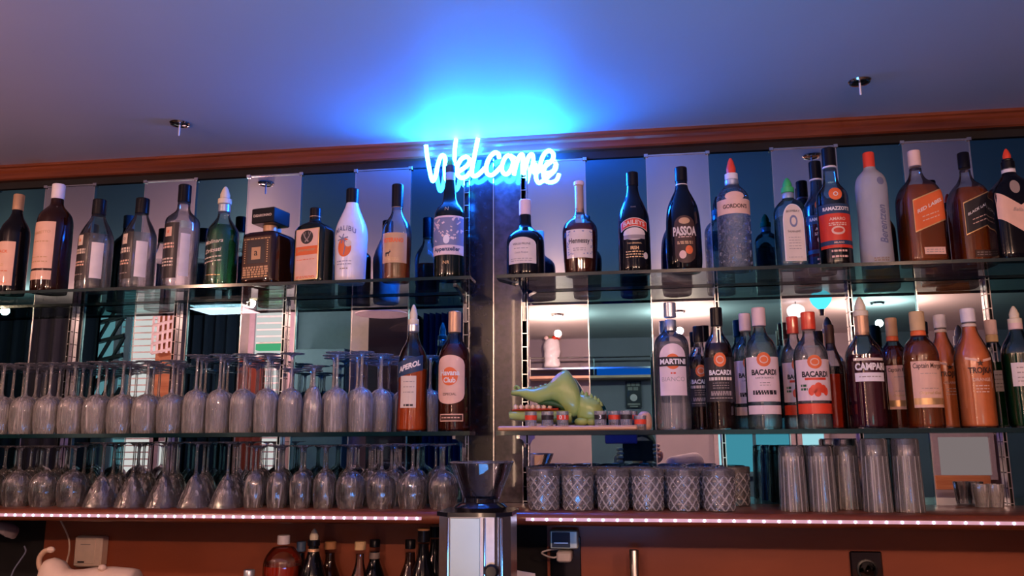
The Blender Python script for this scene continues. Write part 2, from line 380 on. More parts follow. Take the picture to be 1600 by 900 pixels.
def copy_tree(root):
    r = root.copy(); COL.objects.link(r)
    for ch in list(root.children):
        c = ch.copy(); COL.objects.link(c); c.parent = r
        for g in ch.children:
            d = g.copy(); COL.objects.link(d); d.parent = c
    return r
def struct(mb, name, mat, **k): return tag(mb.build(name, mat, **k), kind='structure')
def chaikin(p, it=2):
    for _ in range(it):
        q = [p[0]]
        for a, b in zip(p[:-1], p[1:]):
            q += [(a[0]*.75+b[0]*.25, a[1]*.75+b[1]*.25), (a[0]*.25+b[0]*.75, a[1]*.25+b[1]*.75)]
        p = q+[p[-1]]
    return p
def smoothcurve(pts, n=6):
    P_ = [Vector(p) for p in pts]; P_ = [P_[0]*2-P_[1]]+P_+[P_[-1]*2-P_[-2]]; out = []
    for i in range(1, len(P_)-2):
        a, b, c, d = P_[i-1:i+3]
        for k in range(n):
            t = k/n; out.append(.5*((2*b)+(c-a)*t+(2*a-5*b+4*c-d)*t*t+(3*b-a-3*c+d)*t**3))
    out.append(P_[-2]); return out
_tc = {}
def textmesh(s, bold=.0, shear=0, space=1.0):
    "triangulated lettering, normalised to width 1 and centred"
    k = (s, bold, shear, space)
    if k in _tc: return _tc[k]
    cu_ = bpy.data.curves.new('t', 'FONT'); cu_.body = s; cu_.offset = bold; cu_.shear = shear; cu_.space_character = space; cu_.resolution_u = 3
    o = bpy.data.objects.new('t', cu_); COL.objects.link(o); dg = bpy.context.evaluated_depsgraph_get()
    me = o.evaluated_get(dg).to_mesh(); vs = [(v.co.x, v.co.y) for v in me.vertices]; fs = [tuple(p.vertices) for p in me.polygons]
    o.evaluated_get(dg).to_mesh_clear(); bpy.data.objects.remove(o); bpy.data.curves.remove(cu_)
    x0, x1 = min(v[0] for v in vs), max(v[0] for v in vs); y0, y1 = min(v[1] for v in vs), max(v[1] for v in vs)
    W_ = x1-x0; vs = [((x-(x0+x1)/2)/W_, (y-(y0+y1)/2)/W_) for x, y in vs]
    _tc[k] = (vs, fs, (y1-y0)/W_); return _tc[k]

# ------------------------------------------------------------------ bottles
class Bot:
    def __init__(s, name, label, cx, ptop, wpx, Y, zb, prof, sec=2.0, asp=1.0, rz=0, hfac=1.0, cat='bottle', group=None, pb=None):
        # ray heights: body middle and top of the bottle in its own upright plane
        base = at(cx, 450, Y); p = None
        ytry = 660.0
        lo, hi = 100.0, 1000.0
        for _ in range(40):
            mid = (lo+hi)/2
            if at(cx, mid, Y).z > zb: lo = mid
            else: hi = mid
        pyb = (lo+hi)/2; pm_ = (pyb+ptop)/2
        c = at(cx, pm_, Y); s.H = at(cx, ptop, Y).z-zb
        s.R = (at(cx+wpx/2, pm_, Y).x-at(cx-wpx/2, pm_, Y).x)/2*.965
        s.prof = [(r*s.R, h*s.H) for r, h in prof]; s.sm = chaikin(s.prof, 2); s.sec = sec; s.asp = asp
        s.root = empty(name, (c.x, Y, zb), label, cat, group, math.radians(rz))
    def rad(s, z):
        p = s.sm
        for a, b in zip(p[:-1], p[1:]):
            if a[1] <= z <= b[1] and b[1] > a[1]: return a[0]+(b[0]-a[0])*(z-a[1])/(b[1]-a[1])
        return p[0][0] if z < p[0][1] else p[-1][0]
    def surf(s, u, z, off):
        "u = arc position in metres from the front centre line"
        r = s.rad(z); t = min(1, max(0, (r/s.R-.45)/.45)); e = 2+(s.sec-2)*t*t*(3-2*t); aa = 1+(s.asp-1)*t
        if s.sec == 2 and s.asp == 1:
            th = u/max(r, 1e-4); return ((r+off)*math.sin(th), -(r+off)*math.cos(th), z)
        x = max(-.985*r, min(.985*r, u)); y = aa*r*max(0, 1-abs(x/r)**e)**(1/e)
        return (x, -(y+off), z)
    def body(s, mat, top=None, name='glass_body'):
        mb = MB(); pr = [(max(.001, s.sm[0][0]*.86), 0)]+[(r, z) for r, z in s.sm if top is None or z <= top*s.H]
        if pr[1][1] == 0: pr[1] = (pr[1][0], .0015)
        mb.lathe(pr, 36, sec=s.sec, asp=s.asp, lim=s.R); return mb.build(name, mat, s.root, ang=50)
    def liquid(s, mat, level, inset=.0016):
        z1 = level*s.H; pr = [(max(.002, s.rad(.004)-inset-.003), .003), (s.rad(.008)-inset, .006)]
        for k in range(15): z = .008+(z1-.008)*k/14; pr.append((s.rad(z)-inset, z))
        mb = MB(); mb.lathe(pr, 32, sec=s.sec, asp=s.asp, lim=s.R); return mb.build('liquid', mat, s.root, ang=50)
    def cap(s, mat, h0, h1, r=None, name='cap', ridge=False, flare=1.0, square=None):
        z0, z1 = h0*s.H, h1*s.H; rr = (r*s.R if r else s.rad(z0)+.0012); mb = MB()
        pr = [(rr*.9, z0), (rr, z0+.001), (rr*flare, z1-.002), (rr*flare*.9, z1)]
        if square: mb.box(-square*s.R, square*s.R, -square*s.R, square*s.R, z0, z1, .002)
        else: mb.lathe(pr, 24, mod=(lambda th, z, r_: 1+.03*(int(th*24/PI) % 2)) if ridge else None)
        return mb.build(name, mat, s.root)
    def cone(s, mat, h0, h1, rbase=.42, collar='creamcap', cf=.3):
        "tapered pourer with its collar"
        z0, z1 = h0*s.H, h1*s.H; r = rbase*s.R; zc = z0+(z1-z0)*cf
        mb = MB(); mb.lathe([(r*.95, z0), (r, z0+.001), (r, zc-.001), (r*.9, zc)], 20); mb.build('pourer_collar', collar, s.root)
        mb = MB(); mb.lathe([(r*.70, zc), (r*.72, zc+(z1-zc)*.35), (r*.45, zc+(z1-zc)*.75), (r*.2, z1-.001), (r*.08, z1)], 16); mb.build('pourer', mat, s.root)
    def label(s, z0, z1, hw, mat, shape='rect', uc=0, off=.0005, slant=0, name='label', n=24, ring=False, lab=None):
        "z0..z1 fractions of height, hw half width in radii"
        mb = MB(); vs = []; fs = []; a, b = z0*s.H, z1*s.H; w_ = hw*s.R
        if ring: w_ = PI*s.R if s.sec == 2 else w_
        for i in range(n+1):
            t = -1+2*i/n; u = uc*s.R+t*w_; lo, hi = a, b; q = math.sqrt(max(0, 1-t*t))
            if shape == 'arch': hi = a+(b-a)*(.72+.28*q)
            elif shape == 'circle': mid = (a+b)/2; hi = mid+(b-a)/2*q; lo = mid-(b-a)/2*q
            elif shape == 'archboth': hi = a+(b-a)*(.8+.2*q); lo = a+(b-a)*(.2-.2*q)
            elif shape == 'chev': hi = b-(b-a)*.35*(1-abs(t)); lo = a+(b-a)*.0+(b-a)*.35*abs(t)
            elif shape == 'taper': pass
            lo += slant*t*s.H; hi += slant*t*s.H
            for k in range(11): vs.append(s.surf(u, lo+(hi-lo)*k/10, off))
        for i in range(n):
            for k in range(10): fs.append((i*11+k, (i+1)*11+k, (i+1)*11+k+1, i*11+k+1))
        mb.add(vs, fs); o = mb.build(name, mat, s.root, ang=80); s.last = o
        if lab: o['label'] = lab
        return o
    def text(s, txt, zc, w_, mat, uc=0, bold=.012, shear=0, stretch=1.0, slant=0, arc=0, off=.0011, on=None, vert=False, space=1.0, name='lettering'):
        vs, fs, asp = textmesh(txt, bold, shear, space); W_ = w_*s.R; out = []
        for x, y in vs:
            y *= stretch
            if vert: x, y = -y, x
            u = uc*s.R+x*W_; z = zc*s.H+y*W_+slant*x*s.H-arc*x*x*4*s.R; out.append(s.surf(u, z, off))
        mb = MB(); mb.add(out, fs); return mb.build(name, mat, on or s.last, smooth=False)
    def lines(s, zs, w_, mat, uc=0, th=.004, off=.0010, slant=0, seed=1, name='small_print'):
        "rules and unreadable small print as dashes"
        rnd = random.Random(seed); mb = MB()
        for z in zs:
            u = -w_
            while u < w_:
                l = rnd.uniform(.08, .22); e = min(w_, u+l)
                q = [s.surf((uc+a)*s.R, (z+b)*s.H+slant*a*s.H, off) for a, b in ((u, -th), (e, -th), (e, th), (u, th))]
                mb.add(q, [(0, 1, 2, 3)]); u = e+.05
        return mb.build(name, mat, s.last if s.last else s.root, smooth=False)
    last = None

PF = {  # silhouettes: (radius, height) as fractions
 'std':   [(.96,0),(1,.02),(1,.10),(1,.56),(.99,.62),(.86,.68),(.55,.74),(.38,.79),(.33,.84),(.32,.97),(.34,.98),(.32,1)],
 'slope': [(.94,0),(1,.02),(1,.10),(1,.54),(.97,.60),(.72,.70),(.45,.78),(.36,.84),(.34,.97),(.33,1)],
 'rum':   [(.95,0),(1,.02),(1,.10),(1,.58),(.98,.64),(.82,.71),(.52,.76),(.40,.79),(.36,.84),(.36,.97),(.34,1)],
 'malibu':[(.84,0),(.92,.03),(.92,.10),(.97,.40),(1,.50),(.92,.60),(.62,.72),(.42,.80),(.33,.87),(.32,.97),(.32,1)],
 'squat': [(.96,0),(1,.02),(1,.10),(1,.40),(.97,.50),(.80,.56),(.50,.61),(.34,.65),(.30,.72),(.30,.97),(.30,1)],
 'hen':   [(.82,0),(.88,.02),(.90,.08),(.97,.28),(1,.42),(.98,.50),(.80,.56),(.42,.61),(.26,.66),(.24,.74),(.24,.97),(.24,1)],
 'bail':  [(.92,0),(1,.02),(1,.10),(1,.48),(.95,.58),(.70,.68),(.45,.76),(.35,.84),(.34,.97),(.33,1)],
 'passoa':[(.84,0),(.92,.02),(.98,.12),(.97,.30),(.94,.50),(.84,.62),(.60,.71),(.38,.78),(.32,.84),(.30,.97),(.30,1)],
 'jag':   [(.96,0),(1,.02),(1,.08),(1,.66),(.96,.72),(.62,.78),(.34,.81),(.28,.86),(.28,1)],
 'box':   [(.96,0),(1,.02),(1,.08),(1,.60),(.96,.66),(.66,.70),(.36,.74),(.30,.80),(.28,1)],
 'jw':    [(.96,0),(1,.02),(1,.08),(1,.52),(.97,.60),(.78,.68),(.48,.74),(.33,.79),(.30,.84),(.30,1)],
 'aperol':[(.96,0),(1,.02),(.98,.10),(.90,.30),(.96,.50),(.94,.56),(.72,.64),(.42,.70),(.34,.76),(.32,.97),(.32,1)],
 'app':   [(.95,0),(1,.02),(1,.10),(1,.50),(.96,.56),(.66,.62),(.50,.68),(.44,.74),(.36,.80),(.34,.9),(.34,1)],
 'berent':[(.94,0),(1,.02),(.98,.20),(.94,.42),(.97,.62),(.98,.70),(.86,.78),(.50,.83),(.38,.85),(.34,.88),(.34,1)],
}

# ================================================================== THE ROOM
ZC = 2.272; ZLED = 1.288; ZLB = 1.256; ZFL = 0.0; XL, XR, YB = -6.4, 3.4, -4.65
D_SH = .22
struct(MB().box(XL, XR, YB, 0.06, ZC, ZC+.06), 'ceiling', 'ceiling')
struct(MB().box(XL, XR, YB, 0.06, -.05, 0), 'floor', 'floor')
struct(MB().box(XL, XR, 0.02, .08, 0, ZC), 'wall_front', 'void')
struct(MB().box(XL, XR, YB-.06, YB, 0, ZC), 'wall_back', 'wallpaint')
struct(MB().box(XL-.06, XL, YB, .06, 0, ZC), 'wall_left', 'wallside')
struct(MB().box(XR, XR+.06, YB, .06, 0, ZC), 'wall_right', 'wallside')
# moulded cornice between ceiling and mirrors
pr = [(.02, ZC), (-.036, ZC), (-.036, ZC-.007), (-.030, ZC-.010), (-.032, ZC-.018), (-.028, ZC-.024), (-.031, ZC-.034), (-.031, ZC-.042), (-.026, ZC-.046), (.02, ZC-.046)]
struct(MB().prismx(pr, -3.4, 2.2), 'trim_1', 'wood', ang=20)
struct(MB().box(-3.4, 2.2, -.006, .02, ZC-.066, ZC-.046), 'cornice_shade', 'void', smooth=False)  # near-black strip painting the shade below the cornice
# rounded wooden ledge
lp = [(.02, ZLB+.002), (-.262, ZLB+.002), (-.270, ZLB+.005), (-.274, ZLB+.012), (-.274, ZLED-.012), (-.270, ZLED-.004), (-.262, ZLED), (.02, ZLED)]
o = MB().prismx(lp, -3.4, 2.2).build('bar_ledge', 'wood', ang=50); tag(o, 'red-brown wooden ledge with rounded front edge running under the mirrors', 'ledge')
# wood panelling below, dark service recesses
struct(MB().box(-1.62, -.49, .0, .02, .9, ZLB), 'trim_3', 'woodflat', smooth=False)
struct(MB().box(-.215, 2.2, .0, .02, .9, ZLB), 'trim_4', 'woodflat', smooth=False)
# counter below the picture that carries the machine and the lower bottles
o = MB().box(-3.4, 2.2, -.62, .0, .90, .94, .006).build('back_counter', 'granite'); tag(o, 'dark stone back counter below the ledge', 'counter')
o = MB().box(-3.4, 2.2, -.58, -.02, 0, .90).build('counter_cabinet', 'woodflat', smooth=False); tag(o, 'red-brown wooden cabinet under the dark back counter', 'cabinet')

# mirror strips: clear and teal in turn
ZM0, ZM1 = ZLED, 2.207
def mirror_strip(x0, x1, teal, lab):
    t = empty('mirror_panel', ((x0+x1)/2, .012, ZM0), lab, 'mirror', 'upright mirror strips behind the shelves')
    h = (x1-x0)/2; d = .0 if teal else -.004
    MB().box(-h, h, -.012+d, .004, 0, ZM1-ZM0-(.004 if teal else 0)).build('mirror_glass', 'teal' if teal else 'mirror', t, smooth=False)
    mb = MB()
    if not teal:
        for sx in (-1, 1): mb.box(sx*h-.0012, sx*h+.0012, -.0175, -.010, 0, ZM1-ZM0)
        mb.box(-h, h, -.0185, -.010, ZM1-ZM0-.003, ZM1-ZM0+.001)
        mb.build('polished_edge', 'bevel', t, smooth=False)
        for sx in (-1, 1): MB().box(sx*h-.006, sx*h+.006, -.021, -.010, ZM1-ZM0-.006, ZM1-ZM0+.004, .001).build('mirror_clip', 'chrome', t)
SW = .162; xs = -.427; k = 0; names = []
while xs > -3.3:
    teal = (k % 2 == 0)
    w_ = SW
    mirror_strip(xs-w_+.0006, xs-.0006, teal, ('teal tinted' if teal else 'clear silver')+' mirror strip, number %d leftwards from the dark stone pillar' % (k+1)); xs -= w_; k += 1
xs = -.262; k = 0
while xs < 2.1:
    teal = (k % 2 == 1); w_ = SW+.003
    mirror_strip(xs+.0006, xs+w_-.0006, teal, ('teal tinted' if teal else 'clear silver')+' mirror strip, number %d rightwards from the dark stone pillar' % (k+1)); xs += w_; k += 1

# pillar of two polished stone slabs
t = empty('stone_pillar', (-.345, 0, ZM0), 'narrow dark polished stone pillar between the two mirror bays', 'pillar')
MB().box(-.082, -.006, -.014, .01, 0, ZM1-ZM0+.01, .001).build('stone_slab', 'granite', t)
MB().box(-.004, .082, -.010, .01, 0, ZM1-ZM0+.01, .001).build('stone_slab', 'granite2', t)
MB().box(-.0065, -.0035, -.018, -.008, 0, ZM1-ZM0+.01).build('joint_strip', 'chrome', t, smooth=False)

Z1B, Z1T = 1.8375, 1.8455; Z2B, Z2T = 1.4585, 1.4685
# slotted shelf standards
def standard(x, wd, lab, arms, full=True):
    t = empty('shelf_standard', (x, -.006, ZM0), lab, 'shelf upright', 'slotted chrome shelf uprights')
    H = (ZM1-ZM0-.01) if full else Z1B-ZM0; h = wd/2; mb = MB(); mb.box(-h, -h+.0022, -.014, 0, 0, H); mb.box(h-.0022, h, -.014, 0, 0, H)
    z = .004
    while z < H: mb.box(-h, h, -.013, -.002, z, z+.0022); z += .036
    mb.build('slotted_channel', 'chrome', t, smooth=False)
    MB().box(-h+.002, h-.002, -.004, 0, 0, H).build('channel_back', 'void', t, smooth=False)
    for za in arms:
        zz = za-ZM0
        pr = [(-.012, zz-.075), (-.018, zz-.080), (-.024, zz-.03), (-.10, zz-.012), (-.16, zz-.008), (-.16, zz), (-.012, zz)]
        MB().prismx(pr, -.004, .004).build('shelf_bracket', 'chrome', t)
standard(-.4245, .017, 'slotted chrome shelf upright on the left side of the stone pillar', (Z1B, Z2B))
standard(-.266, .017, 'slotted chrome shelf upright on the right side of the stone pillar', (Z1B, Z2B))
for x, l in ((-1.59, 'slotted chrome shelf upright at the dark left end of the left bay'), (-1.265, 'slotted chrome shelf upright left of the tall clear bottle'), (-.94, 'slotted chrome shelf upright between the square black-capped bottles'),
             (.235, 'slim chrome shelf upright left of the patterned gin bottle'), (.565, 'slim chrome shelf upright right of the orange-labelled amaro'), (.892, 'slim chrome shelf upright at the right end of the right bay')):
    standard(x, .010, l, (), False)

# glass shelves
def shelf(poly, z0, z1, lab):
    t = empty('glass_shelf', (0, 0, z0), lab, 'shelf', 'glass shelves')
    n = len(poly); mb = MB(); h = z1-z0
    v = [(x, y, 0) for x, y in poly]+[(x, y, h) for x, y in poly]
    f = [tuple(range(n-1, -1, -1)), tuple(range(n, 2*n))]
    mb.add(v, f); mb.build('glass_plate', 'shelfglass', t, smooth=False)
    mb = MB(); f = [(i, (i+1) % n, (i+1) % n+n, i+n) for i in range(n)]; mb.add(v, f)
    mb.build('ground_edge', 'shelfedge', t, smooth=False)
aL = at(735, 434, -D_SH).x; aR = at(775, 430, -D_SH).x
for z0, z1, nm in ((Z1B, Z1T, 'upper'), (Z2B, Z2T, 'lower')):
    shelf([(-3.2, -D_SH), (aL, -D_SH), (aL, -.15), (aL-.035, -.008), (-3.2, -.008)], z0, z1, nm+' glass shelf of the left bay with dark green edge')
    shelf([(aR, -D_SH), (2.1, -D_SH), (2.1, -.008), (-.235, -.008), (aR, -.17)], z0, z1, nm+' glass shelf of the right bay with dark green edge')

# LED strip on the ledge front
def ledrun(x0, x1, pitch, lab):
    t = empty('led_strip', (x0, -.2745, ZLB+.0165), lab, 'light strip', 'LED strips on the ledge front')
    MB().box(0, x1-x0, -.0016, 0, -.0035, .0035).build('strip_tape', 'ledstrip', t, smooth=False)
    x = pitch/2; base = None
    while x < x1-x0:
        if base is None: base = MB().ball((0, 0, 0), .0028, .0014, .0028, 8, 5).build('led', 'led', t); base.location = (x, -.0022, 0)
        else: c = base.copy(); COL.objects.link(c); c.parent = t; c.location = (x, -.0022, 0)
        x += pitch
ledrun(-1.93, -.475, .0247, 'row of white LEDs on tape along the ledge front, left of the grinder')
ledrun(-.235, 1.12, .0337*.93, 'row of white LEDs on tape along the ledge front, right of the grinder')

# ceiling spots over the shelves
for (px_, py_, l) in ((281, 192, 'small round chrome ceiling fitting with hanging pin, left above the bottles'), (1343, 126, 'small round chrome ceiling fitting with hanging pin, right above the bottles')):
    d = cw*F+cr*(px_-800)-cu*(py_-450); p = CAM+d*((ZC-CAM.z)/d.z)
    t = empty('ceiling_fitting', (p.x, p.y, ZC), l, 'ceiling light', 'round ceiling fittings')
    MB().lathe([(.025, 0), (.026, -.002), (.023, -.006), (.018, -.007)], 28, cap0=False, cap1=False).build('rim', 'chrome', t)
    MB().lathe([(.019, -.0005), (.019, -.0045), (.006, -.006)], 24).build('disc', 'blackgloss', t)
    MB().lathe([(.0022, -.004), (.0022, -.034), (.0015, -.036)], 10).build('hanging_pin', 'whitecap', t)

# ------------------------------------------------------------------ neon sign
def zp(zx, zy): return (640+zx/6.154, 190+zy/6.154)
YN = -.052
t = empty('neon_sign', (at(770, 250, YN).x, YN, at(770, 250, YN).z), 'glowing pale blue neon script sign reading Welcome on the cornice', 'neon sign')
strokes = {
 'neon_letter_w': [(158,228),(168,330),(185,440),(214,562),(244,520),(262,420),(285,340),(310,312),(334,345),(332,450),(345,540),(375,560),(405,500),(425,380),(432,260),(446,165)],
 'neon_letter_e': [(445,500),(500,458),(556,410),(572,360),(540,328),(490,350),(452,420),(448,490),(490,532),(545,520),(580,480)],
 'neon_letter_l': [(658,158),(636,250),(612,360),(594,450),(600,508),(640,508),(690,470),(722,440)],
 'neon_letter_c': [(862,350),(850,305),(812,292),(762,340),(732,420),(740,488),(785,505),(835,470),(880,425)],
 'neon_letter_o': [(960,318),(915,345),(885,420),(895,482),(935,492),(975,440),(990,370),(962,320),(1010,350)],
 'neon_letter_m': [(1003,512),(1020,430),(1050,340),(1078,308),(1088,350),(1082,430),(1090,490),(1110,420),(1140,330),(1172,304),(1186,350),(1180,440),(1205,490),(1245,470)],
 'neon_letter_e.': [(1245,470),(1310,420),(1372,360),(1378,300),(1335,270),(1285,310),(1255,400),(1275,470),(1330,488),(1385,462),(1410,400)],
}
for nm, pts in strokes.items():
    P3 = [at(*zp(*p), YN)-t.location for p in pts]
    n = len(P3); P3 = [Vector((p.x, .010*math.sin(3.1*i/n), p.z)) for i, p in enumerate(P3)]
    MB().tube(smoothcurve(P3, 5), .0060, 8).build(nm.rstrip('.'), 'neon', t, ang=180)
a_ = at(*zp(140, 570), YN)-t.location; b_ = at(*zp(1420, 150), YN)-t.location
mb = MB()
for fx in (.08, .5, .92):
    x = a_.x+(b_.x-a_.x)*fx; mb.tube([(x, .022, .012), (x, .008, .012)], .003, 8)
mb.build('standoff', 'chrome', t)

# ================================================================== BOTTLES ON THE UPPER SHELVES
YF = -.165   # front row on the shelves
def ustd(*a, **k): return Bot(*a, **k)
# 1 dark bottle at the left edge
b = Bot('spirit_bottle', 'dark bottle with gold cap and cream label at the far left of upper shelf', 22, 305, 40, YF, Z1T, PF['std'])
b.body('blackglass', .86); b.cap('goldcap', .84, 1.0); b.label(.07, .50, .9, 'peach', uc=-.1)
b.text('BLACK', .40, .9, 'orange', uc=-.1); b.text('OLD', .27, .5, 'goldink', uc=-.1); b.text('K', .16, .22, 'orange', uc=-.1); b.lines([.10, .21], .6, 'orange', uc=-.1)
# 2 amaretto-like bottle with white cap
b = Bot('spirit_bottle', 'tall dark brown bottle with white cap and big cream label on upper shelf', 84, 289, 49, YF, Z1T, PF['squat'][:6]+[(.50,.66),(.38,.70),(.36,.78),(.36,.97),(.35,1)])
b.sm = chaikin([(r*b.R, h*b.H) for r, h in [(.96,0),(1,.02),(1,.10),(1,.58),(.98,.66),(.86,.72),(.55,.77),(.38,.80),(.34,.84),(.33,1)]], 2)
b.body('darkbrown', .87); b.cap('whitecap', .86, 1.0); b.label(.20, .62, .85, 'peach', uc=-.15, name='label')
b.text('AMARETTO', .52, 1.2, 'tan', uc=-.15, bold=0, slant=.02); b.lines([.44, .30, .26], .6, 'tan', uc=-.15)
b.label(.10, .18, .85, 'peach', uc=-.15, name='lower_label')
# 3,4,5 clear bottles with dark label
for i, (cx, top, wd, ic, lab) in enumerate(((150, 313, 48, 'orange', 'clear bottle with black cap and orange picture seal on its dark label'),
                              (218, 311, 48, 'greyink', 'clear bottle with black cap and grey emblem seal on its dark label'))):
    b = Bot('spirit_bottle', lab, cx, top, wd, YF, Z1T, PF['slope'], rz=0)
    b.body('clear', .88); b.liquid('liq', .60); b.cap('blackcap', .83, 1.0)
    b.label(.10, .60, .55, 'blacklabel', uc=-.35); b.label(.47, .58, .22, 'cream', uc=-.40, off=.0009, name='picture_seal')
    b.text('&' if i == 0 else 'o', .525, .18, ic, uc=-.40, off=.0014)
    b.last = b.root.children[-1]
    b.lines([.42, .39], .42, 'cream', uc=-.38, th=.012); b.lines([.29, .26], .40, 'peach', uc=-.38, th=.009, seed=3); b.lines([.16], .4, 'greyink', uc=-.38, th=.005)
    b.label(.12, .50, .34, 'whitecap', uc=.72, name='side_label')
b = Bot('spirit_bottle', 'tall clear bottle with black cap and dark square label on upper shelf', 284, 290, 50, YF, Z1T, [(.96,0),(1,.02),(1,.10),(1,.60),(.97,.66),(.70,.70),(.42,.74),(.36,.78),(.34,.97),(.34,1)])
b.body('clear', .87); b.liquid('liq', .62); b.cap('blackcap', .83, 1.0); b.label(.08, .60, .60, 'blacklabel', uc=-.25)
b.label(.47, .56, .24, 'peach', uc=-.3, off=.0009, name='picture_seal'); b.text('#', .515, .16, 'orange', uc=-.3, off=.0014)
b.lines([.40, .37], .42, 'peach', uc=-.3, th=.010); b.lines([.26, .23, .20], .42, 'cream', uc=-.3, th=.008, seed=5); b.label(.10, .50, .28, 'whitecap', uc=.75, name='side_label')
# 6 green liqueur with pourer
b = Bot('liqueur_bottle', 'green liqueur bottle with slanted white lettering and cream pourer', 348, 292, 48, YF, Z1T, [(.95,0),(1,.02),(1,.10),(1,.50),(.95,.56),(.68,.62),(.44,.67),(.34,.72),(.32,.86),(.32,.88)])
b.body('clear'); b.liquid('green', .60); b.cap('silvercap', .74, .82, .38, 'neck_band'); b.cone('creamcap', .82, 1.0, .42)
b.last = b.root
b.text('Molinara', .42, 1.25, 'cream', shear=.2, slant=.03, uc=-.1); b.text('Dritsati', .335, 1.1, 'cream', shear=.2, slant=.03, uc=-.1, bold=.02)
b.lines([.27, .23], .6, 'cream', uc=-.1, slant=.02, th=.006); b.lines([.10], .5, 'goldink', th=.004)
# 7 square amaretto with big square cap
b = Bot('liqueur_bottle', 'square dark brown bottle with oversized square black cap', 421, 330, 62, YF-.0, Z1T, [(.96,0),(1,.02),(1,.08),(1,.60),(.94,.66),(.62,.69),(.36,.71),(.30,.73),(.30,.84)], sec=7, rz=-12)
b.body('darkbrown'); b.cap('goldcap', .705, .80, .34, 'neck_collar'); b.cap('blackcap', .80, 1.0, square=.66)
b.label(.06, .60, .80, 'brownlabel'); b.label(.25, .55, .50, 'blacklabel', off=.0009, name='centre_panel'); b.label(.30, .46, .26, 'tan', off=.0013, name='crest_panel'); b.text('a', .38, .2, 'ink', off=.0018)
b.last = b.root.children[-2]
b.lines([.57, .08], .75, 'goldink', th=.006); b.lines([.20, .17, .14, .11], .72, 'tan', th=.012, seed=4)
mb = MB()
for sx in (-1, 1):
    z = .26
    while z < .55: mb.add([b.surf(sx*.64*b.R-.0015, z*b.H, .0012), b.surf(sx*.64*b.R+.0015, z*b.H, .0012), b.surf(sx*.64*b.R+.0015, (z+.012)*b.H, .0012), b.surf(sx*.64*b.R-.0015, (z+.012)*b.H, .0012)], [(0,1,2,3)]); z += .03
mb.build('dotted_border', 'goldink', b.root, smooth=False)
vs, fs, a_ = textmesh('DISARONNO', .02); q = 1.05*b.R
MB().add([(x*q, -.66*b.R-.0006, .90*b.H+y*q) for x, y in vs], fs).build('lettering', 'cream', b.root, smooth=False)
# 8 square herbal liqueur
b = Bot('liqueur_bottle', 'flat dark green bottle with cream and orange label and round stag emblem', 491, 326, 58, YF, Z1T, PF['jag'], sec=6, asp=.62, rz=-16)
b.body('darkgreen', .95); b.cap('blackcap', .84, 1.0, .30); b.cap('goldcap', .875, .895, .31, 'gold_band'); b.label(.045, .70, .76, 'gold', name='label_border'); b.label(.055, .69, .70, 'peach', off=.0009)
b.label(.36, .47, .70, 'orange', off=.0012, name='orange_band'); b.label(.50, .675, .40, 'blacklabel', shape='circle', off=.0012, name='round_emblem'); em_ = b.last
mb = MB()
for sx in (-1, 1):
    for p, q in (((.0, .55), (.16, .60)), ((.16, .60), (.26, .65)), ((.16, .60), (.10, .655)), ((0, .55), (.12, .53))):
        n_ = Vector((q[1]-p[1], p[0]-q[0])).normalized()*.012
        mb.add([b.surf(sx*(p[0]+n_.x)*b.R, (p[1]+n_.y)*b.H, .0017), b.surf(sx*(q[0]+n_.x)*b.R, (q[1]+n_.y)*b.H, .0017), b.surf(sx*(q[0]-n_.x)*b.R, (q[1]-n_.y)*b.H, .0017), b.surf(sx*(p[0]-n_.x)*b.R, (p[1]-n_.y)*b.H, .0017)], [(0,1,2,3)])
mb.build('emblem_antlers', 'greyink', em_, smooth=False); b.last = em_
b.lines([.30, .085, .07], .6, 'orange', th=.004, off=.0014)
b.text('Jagermeister', .42, 1.15, 'tan', off=.0018, bold=.02)
# 9 white coconut liqueur
b = Bot('liqueur_bottle', 'white bottle with black cap and palm tree sunset picture', 549, 296, 51, YF, Z1T, PF['malibu'])
b.body('white', .88); b.cap('blackcap', .845, 1.0); b.last = b.root
b.text('MALIBU', .545, 1.35, 'blueink', uc=-.08, bold=.02, stretch=1.25, arc=.22, space=1.15)
b.label(.25, .44, .44, 'orange', shape='circle', name='sunset_disc', uc=-.1); sd = b.last
mb = MB()
def quad2(b, mb, p, q, w_, off):
    d = Vector((q[0]-p[0], (q[1]-p[1])*b.H/b.R)); n_ = Vector((-d.y, d.x)).normalized()*w_
    mb.add([b.surf((x+sg*n_.x)*b.R, z*b.H+sg*n_.y*b.R, off) for x, z, sg in ((p[0], p[1], 1), (q[0], q[1], 1), (q[0], q[1], -1), (p[0], p[1], -1))], [(0,1,2,3)])
quad2(b, mb, (-.12, .27), (-.02, .36), .03, .0012); quad2(b, mb, (-.02, .36), (-.16, .45), .025, .0012)
for a in range(6): quad2(b, mb, (-.2, .435), (-.2+.36*math.cos(.3+a*1.05), .435+.05*math.sin(.3+a*1.05)), .035, .0013)
mb.build('palm_tree', 'blueink', sd, smooth=False)
b.label(.35, .42, .2, 'cream', shape='circle', uc=.15, off=.0012, name='sun_highlight')
b.lines([.205, .175], .5, 'blueink', th=.004, uc=-.1); b.lines([.13], .25, 'greyink', th=.006, uc=-.1)
